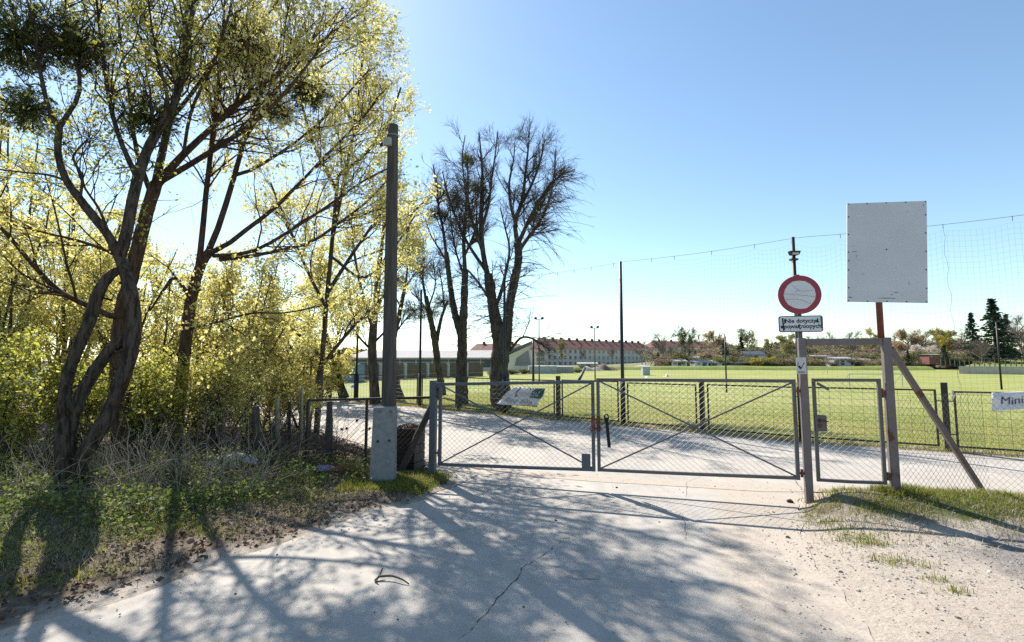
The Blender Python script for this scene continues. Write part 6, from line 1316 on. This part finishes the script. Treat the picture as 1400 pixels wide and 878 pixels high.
mb = MB(); V = np.array([[x_ * (y_ + oy) / y_ + oy * 0.08, y_ + oy, z_] for x_, y_ in zip(np.linspace(wa[0], wb[0], 12), np.linspace(wa[1], wb[1], 12)) for oy, z_ in ((0.2, 0.95), (14, 1.0), (38, 1.2), (44, 2.5))]); i = np.arange(48).reshape(12, 4)
tag(mk('terrace', V, [np.stack([i[:-1, :-1], i[1:, :-1], i[1:, 1:], i[:-1, 1:]], -1).reshape(-1, 4)], M['bank'], None, True), kind='structure')
t = thing('railing', 'thin dark railing on top of the low pale wall', 'railing', (wa + wb) / 2 + Z); ra, rb2 = wa + A(1, 4, 0), wb + A(0, 4, 0)
for z_ in (1.25, 2.15): mb = MB(); mb.bar(ra + Z * z_, rb2 + Z * z_, 0.05, 0.05, Z); mb.build('rail', M['wire_dark'], t)
up0 = None
for k in range(22):
    p = lerp(ra, rb2, k / 21)
    if up0 is None: mb = MB(); mb.boxax((0, 0, 1.6), (0.04, 0, 0), (0, 0.04, 0), (0, 0, 0.62)); up0 = mk('picket', np.concatenate(mb.v), mb.f, M['wire_dark'], t); up0.location = p - LOC[t.name]
    else: u = up0.copy(); COL.objects.link(u); u.location = p - LOC[t.name]
# wooded skyline far behind
def wood(name, label, x0, x1, Y, top0, seed, n, col):
    r = np.random.default_rng(seed); q = []; xx = r.uniform(x0, x1, n); zt = np.array([P(a, top0 + 5 * math.sin(a * 0.05) + 3 * math.sin(a * 0.13 + 1), Y)[2] for a in xx]); C = np.column_stack([(xx - CX) / FPX * Y, Y + r.uniform(0, 25, n), 0.5 + (zt - 0.5) * r.uniform(0, 1, n) ** 0.6])
    mb = MB(); mb.quads(leaf_quads(C, 2.4, r)); return tag(mb.build(name, col), label, 'woodland', None, 'stuff')
M['far_wood'] = leafmat('far_wood', [(0.09, 0.085, 0.06), (0.13, 0.12, 0.075), (0.17, 0.15, 0.08)], 0.2)
wood('far_woodland', 'hazy brown woodland on the skyline', 900, 1420, 260, 474, 4, 9000, M['far_wood'])
wood('far_woodland', 'hazy brown woodland left of the hall', 380, 500, 140, 486, 5, 3000, M['far_wood'])

# ------------------------------------------------------------------ ground cover
def blades(pts, h, w, rng, lean=0.35, seg=2):
    n = len(pts); a = rng.uniform(0, 6.283, n); hh = h * rng.uniform(0.45, 1.25, n); d = np.column_stack([np.cos(a), np.sin(a), np.zeros(n)]); s = np.column_stack([-np.sin(a), np.cos(a), np.zeros(n)]) * (w * rng.uniform(0.6, 1.3, n) / 2)[:, None]
    ln = (lean * rng.uniform(0.2, 1.6, n) * hh)[:, None]; m = pts + d * ln * 0.35 + Z * (hh * 0.55)[:, None]; tp = pts + d * ln + Z * (hh * (1 - 0.25 * np.clip(ln[:, 0] / hh, 0, 1)))[:, None]
    V = np.stack([pts - s, pts + s, m + s * 0.8, m - s * 0.8, tp], 1).reshape(-1, 3); i = np.arange(n)[:, None] * 5
    return V, [i + np.array([[0, 1, 2, 3]]), i + np.array([[3, 2, 4]])]
def scatter(n, x0, x1, y0, y1, rng, dens=None):
    x = rng.uniform(x0, x1, n); y = rng.uniform(y0, y1, n); s = hard(x, y); k = s > 0.02
    if dens is not None: k &= rng.random(n) < dens(x, y, s)
    x, y, s = x[k], y[k], s[k]; return np.column_stack([x, y, gz(x, y, s) - 0.004])
r_ = np.random.default_rng(50)
patchy = lambda x, y, f=1.0: 0.5 + 0.5 * np.sin(x * 2.1 * f + 1.3 * np.sin(y * 1.7 * f)) * np.sin(y * 2.7 * f + 0.8 * np.sin(x * 1.9 * f))
# left verge grass
mb = MB()
p = scatter(190000, -8, -0.6, 3.2, 8.2, r_, lambda x, y, s: sstep(0.3, 0.75, s) * sstep(2.6, 1.4, s) * np.clip(patchy(x, y, 1.4) * 2.0 - 0.5, 0.03, 1)); mb.add(*blades(p, 0.05, 0.005, r_, 0.6))
p = scatter(9000, -1.75, -0.55, 6.6, 7.8, r_, lambda x, y, s: sstep(0.03, 0.3, s)); mb.add(*blades(p, 0.09, 0.006, r_, 0.5))
p = scatter(5000, -2.4, -1.4, 6.7, 7.2, r_); mb.add(*blades(p, 0.09, 0.007, r_))
tag(mb.build('verge_grass', M['grass']), 'short grass growing on the verge beneath the trees', 'grass', None, 'stuff')
# right verge grass: tufts
mb = MB()
p = scatter(52000, 2.9, 9.5, 4.2, 7.0, r_, lambda x, y, s: np.clip(np.exp(-((x - 5.2) / 1.9) ** 2 - ((y - 5.85) / 0.62) ** 2) * (patchy(x, y, 2.2) * 1.5 - 0.1), 0, 1)); mb.add(*blades(p, 0.075, 0.006, r_, 0.5))
p = np.vstack([scatter(9000, 5.2, 9.5, 6.0, 6.75, r_, lambda x, y, s: np.clip(patchy(x, y, 2.0) * 1.5 - 0.2, 0.03, 1)), scatter(1500, 4.5, 5.0, 5.85, 6.3, r_)]); mb.add(*blades(p, 0.12, 0.006, r_, 0.6))
for (px, py, n, sp) in ((1105, 703, 60, 0.05), (1135, 712, 160, 0.07), (1148, 722, 90, 0.06), (1215, 765, 120, 0.06), (1280, 790, 60, 0.05), (1310, 808, 50, 0.04), (1135, 668, 80, 0.07), (1180, 667, 90, 0.07), (1165, 735, 200, 0.09), (1190, 742, 150, 0.08), (1260, 772, 40, 0.05)):
    c = G(px, py, 0.05)[:2]; q = c + r_.normal(size=(n, 2)) * sp * A(1.6, 0.8); s = hard(q[:, 0], q[:, 1]); mb.add(*blades(np.column_stack([q, gz(q[:, 0], q[:, 1], s)]), 0.06, 0.006, r_, 0.6))
tag(mb.build('verge_grass', M['grass']), 'grass tufts around the foot of the raking brace', 'grass', None, 'stuff')
mb = MB()
p = scatter(26000, 3.0, 9.5, 4.2, 6.9, r_, lambda x, y, s: np.clip(np.exp(-((x - 5.3) / 2.0) ** 2 - ((y - 5.6) / 0.7) ** 2) * (patchy(x + 3, y, 1.9) * 1.4 - 0.2), 0, 1)); mb.add(*blades(p, 0.07, 0.005, r_, 1.1))
p = scatter(70000, -7, -0.7, 3.6, 8.0, r_, lambda x, y, s: sstep(0.1, 0.5, s) * np.clip(patchy(x + 5, y + 2, 1.1) * 1.4 - 0.25 + 0.5 * np.exp(-((x + 1.9) / 0.9) ** 2), 0, 1)); mb.add(*blades(p, 0.06, 0.005, r_, 1.2))
tag(mb.build('dry_grass', M['straw']), 'dry yellow grass matted over both verges', 'grass', None, 'stuff')
# broad-leaved ground cover under the trees
p = scatter(56000, -9, -1.6, 4.0, 8.2, r_, lambda x, y, s: sstep(0.75, 1.7, s) * np.clip(patchy(x + 1, y, 0.9) * 1.5 - 0.25, 0.06, 1)); p[:, 2] += r_.uniform(0.01, 0.17, len(p)) * (0.5 + patchy(p[:, 0], p[:, 1], 1.6))
mb = MB(); mb.quads(leaf_quads(p, 0.034, r_, 0.7, 0.3)); tag(mb.build('ground_cover', M['ivy']), 'low broad-leaved plants covering the ground under the trees', 'ground cover', None, 'stuff')
p = scatter(26000, -8.5, -1.8, 5.2, 8.0, r_, lambda x, y, s: sstep(0.9, 1.6, s) * np.clip(patchy(x + 2.3, y + 0.7, 1.5) * 2.2 - 1.05, 0, 1)); p[:, 2] += r_.uniform(0.03, 0.34, len(p)) * np.clip(patchy(p[:, 0] + 2.3, p[:, 1] + 0.7, 1.5), 0.2, 1)
mb = MB(); mb.quads(leaf_quads(p, 0.04, r_, 0.6, 0.2)); tag(mb.build('weeds', M['ivy']), 'knee-high leafy weeds growing in patches under the trees', 'weeds', None, 'stuff')
p = scatter(9000, -8, -1.0, 3.8, 7.6, r_, lambda x, y, s: sstep(0.25, 0.6, s) * np.clip(patchy(x + 4.1, y + 1.9, 2.6) * 3 - 2.0, 0, 1)); mb = MB(); mb.add(*blades(p, 0.15, 0.007, r_, 0.8)); tag(mb.build('grass_tufts', M['grass']), 'scattered longer grass tufts on the left verge', 'grass', None, 'stuff')
# dead leaves
p = np.vstack([scatter(22000, -7.5, -0.9, 7.4, 12.5, r_, lambda x, y, s: sstep(0.0, 0.6, s)), scatter(16000, -8, -0.6, 3.4, 7.4, r_, lambda x, y, s: sstep(0.0, 0.25, s) * sstep(2.2, 0.9, s) * 0.8)]); p[:, 2] += r_.uniform(0.0, 0.035, len(p))
mb = MB(); mb.quads(leaf_quads(p, 0.04, r_, 0.7, 0.6)); tag(mb.build('dead_leaves', M['litter']), 'brown dead leaves littering the ground behind the fence panel', 'leaves', None, 'stuff')
# dry standing and fallen stalks
n = 900; cx = r_.choice([-5.5, -5.0, -4.6, -4.2, -3.9, -3.5, -6.2], n, p=[.24, .18, .18, .14, .1, .08, .08]) + r_.normal(size=n) * 0.22; cy = 6.35 + r_.normal(size=n) * 0.35 + (cx + 5.2) * 0.2
dirs = unitrows(np.column_stack([r_.normal(size=n) * 0.5, r_.normal(size=n) * 0.4, np.ones(n)])); fall = r_.random(n) < 0.5; dirs[fall] = unitrows(np.column_stack([r_.normal(size=fall.sum()), r_.normal(size=fall.sum()) * 0.6 - 0.3, np.full(fall.sum(), 0.18)])); L = r_.uniform(0.3, 0.95, n)
base = np.column_stack([cx, cy, gz(cx, cy) + 0.0]); st = [base]; d = dirs.copy()
for k in range(5): d = unitrows(d + r_.normal(size=(n, 3)) * 0.17 + A(0, 0, -0.09)); st.append(st[-1] + d * (L / 5)[:, None])
st = np.stack(st, 1); st[:, :, 2] = np.maximum(st[:, :, 2], gz(st[:, :, 0].ravel(), st[:, :, 1].ravel()).reshape(st.shape[:2]) + 0.01)
mb = MB(); mb.tubes(st, np.repeat(np.linspace(0.0042, 0.0018, 6)[None], n, 0) * r_.uniform(0.6, 1.4, (n, 1)), 3); tag(mb.build('dry_stalks', M['straw']), 'pale dead stalks standing and fallen around the twisted trunks', 'dead stalks', None, 'stuff')
n = 500; cx = r_.uniform(-8, -3, n); cy = r_.uniform(6.6, 9.5, n); k = hard(cx, cy) > 0.5; cx, cy = cx[k], cy[k]; n = len(cx); base = np.column_stack([cx, cy, gz(cx, cy)]); d = unitrows(np.column_stack([r_.normal(size=n) * 0.5, r_.normal(size=n) * 0.4, np.ones(n)])); st = [base]; L = r_.uniform(0.4, 1.5, n)
for k in range(6): d = unitrows(d + r_.normal(size=(n, 3)) * 0.13 + A(0, 0, -0.03)); st.append(st[-1] + d * (L / 6)[:, None])
mb = MB(); mb.tubes(np.stack(st, 1), np.repeat(np.linspace(0.006, 0.002, 7)[None], n, 0), 3); tag(mb.build('undergrowth', M['twig']), 'thin dark suckers and brambles behind the verge', 'undergrowth', None, 'stuff')
# stones and gravel
V, F, o = [], [], 0
x = np.concatenate([r_.uniform(2.6, 8, 5200), r_.uniform(1.9, 6, 1300), r_.uniform(-6, -0.6, 900), r_.uniform(-3, 3.4, 260)]); y = np.concatenate([4.45 + r_.normal(size=5200) * 0.75, r_.uniform(2.6, 6.6, 1300), r_.uniform(3.3, 7, 900), r_.uniform(2.5, 7.5, 260)])
sdx = hard(x, y); zz = gz(x, y, sdx); on = np.abs(sdx) < 0.35; on |= (np.arange(len(x)) < 6500) & (x > np.interp(y, rr_[:, 1], rr_[:, 0]) - 0.5); on |= np.arange(len(x)) >= 7400
sz = np.exp(r_.normal(size=len(x)) * 0.6) * 0.0048; sz[7400:] *= 0.75
for i in np.nonzero(on)[0]:
    v, f = rock(A(x[i], y[i], zz[i] + sz[i] * 0.2), min(sz[i], 0.022), r_); V.append(v); F.append(f + o); o += 12
tag(mk('gravel', np.vstack(V), [np.vstack(F)], M['stone']), 'loose gravel and pebbles scattered over the sandy verge', 'gravel', None, 'stuff')
n = 1500; x = r_.uniform(-4.5, 4.0, n); y = 2.4 + 5.5 * r_.random(n) ** 1.3; sdx = hard(x, y); k = sdx < 0; x, y = x[k], y[k]; keep = r_.random(len(x)) < 0.25 + 0.75 * np.exp(sdx[k] / 0.35); q = np.column_stack([x, y, np.full(len(x), 0.008)])[keep]
mb = MB(); mb.quads(leaf_quads(q, 0.014, r_, 0.6, 0.85)); tag(mb.build('road_debris', M['litter']), 'tiny dark crumbs of leaves and bark strewn over the road', 'debris', None, 'stuff')
# mown field grass nearest the fence
n = 150000; s_ = r_.uniform(0, 26, n) + 9; e = np.abs(r_.normal(size=n)) * 5.0; fpn = np.array(FENCE); cm = np.concatenate([[0], np.cumsum(np.linalg.norm(np.diff(fpn, axis=0), axis=1))])
bx = np.interp(s_, cm, fpn[:, 0]) + unit(A(2.75, 3.4))[0] * (e + 0.05); by = np.interp(s_, cm, fpn[:, 1]) + unit(A(2.75, 3.4))[1] * (e + 0.05)
mb = MB(); mb.add(*blades(np.column_stack([bx, by, np.zeros(n)]), 0.028, 0.012, r_, 0.9)); e2 = r_.uniform(-0.22, 0.35, 26000); s2 = r_.uniform(4, cm[-1], 26000)
mb.add(*blades(np.column_stack([np.interp(s2, cm, fpn[:, 0]) + unit(A(2.75, 3.4))[0] * e2, np.interp(s2, cm, fpn[:, 1]) + unit(A(2.75, 3.4))[1] * e2, np.zeros(26000)]), 0.10, 0.009, r_, 0.5))
tag(mb.build('field_grass', M['lawn']), 'mown grass of the playing field along the low black fence', 'grass', None, 'stuff')
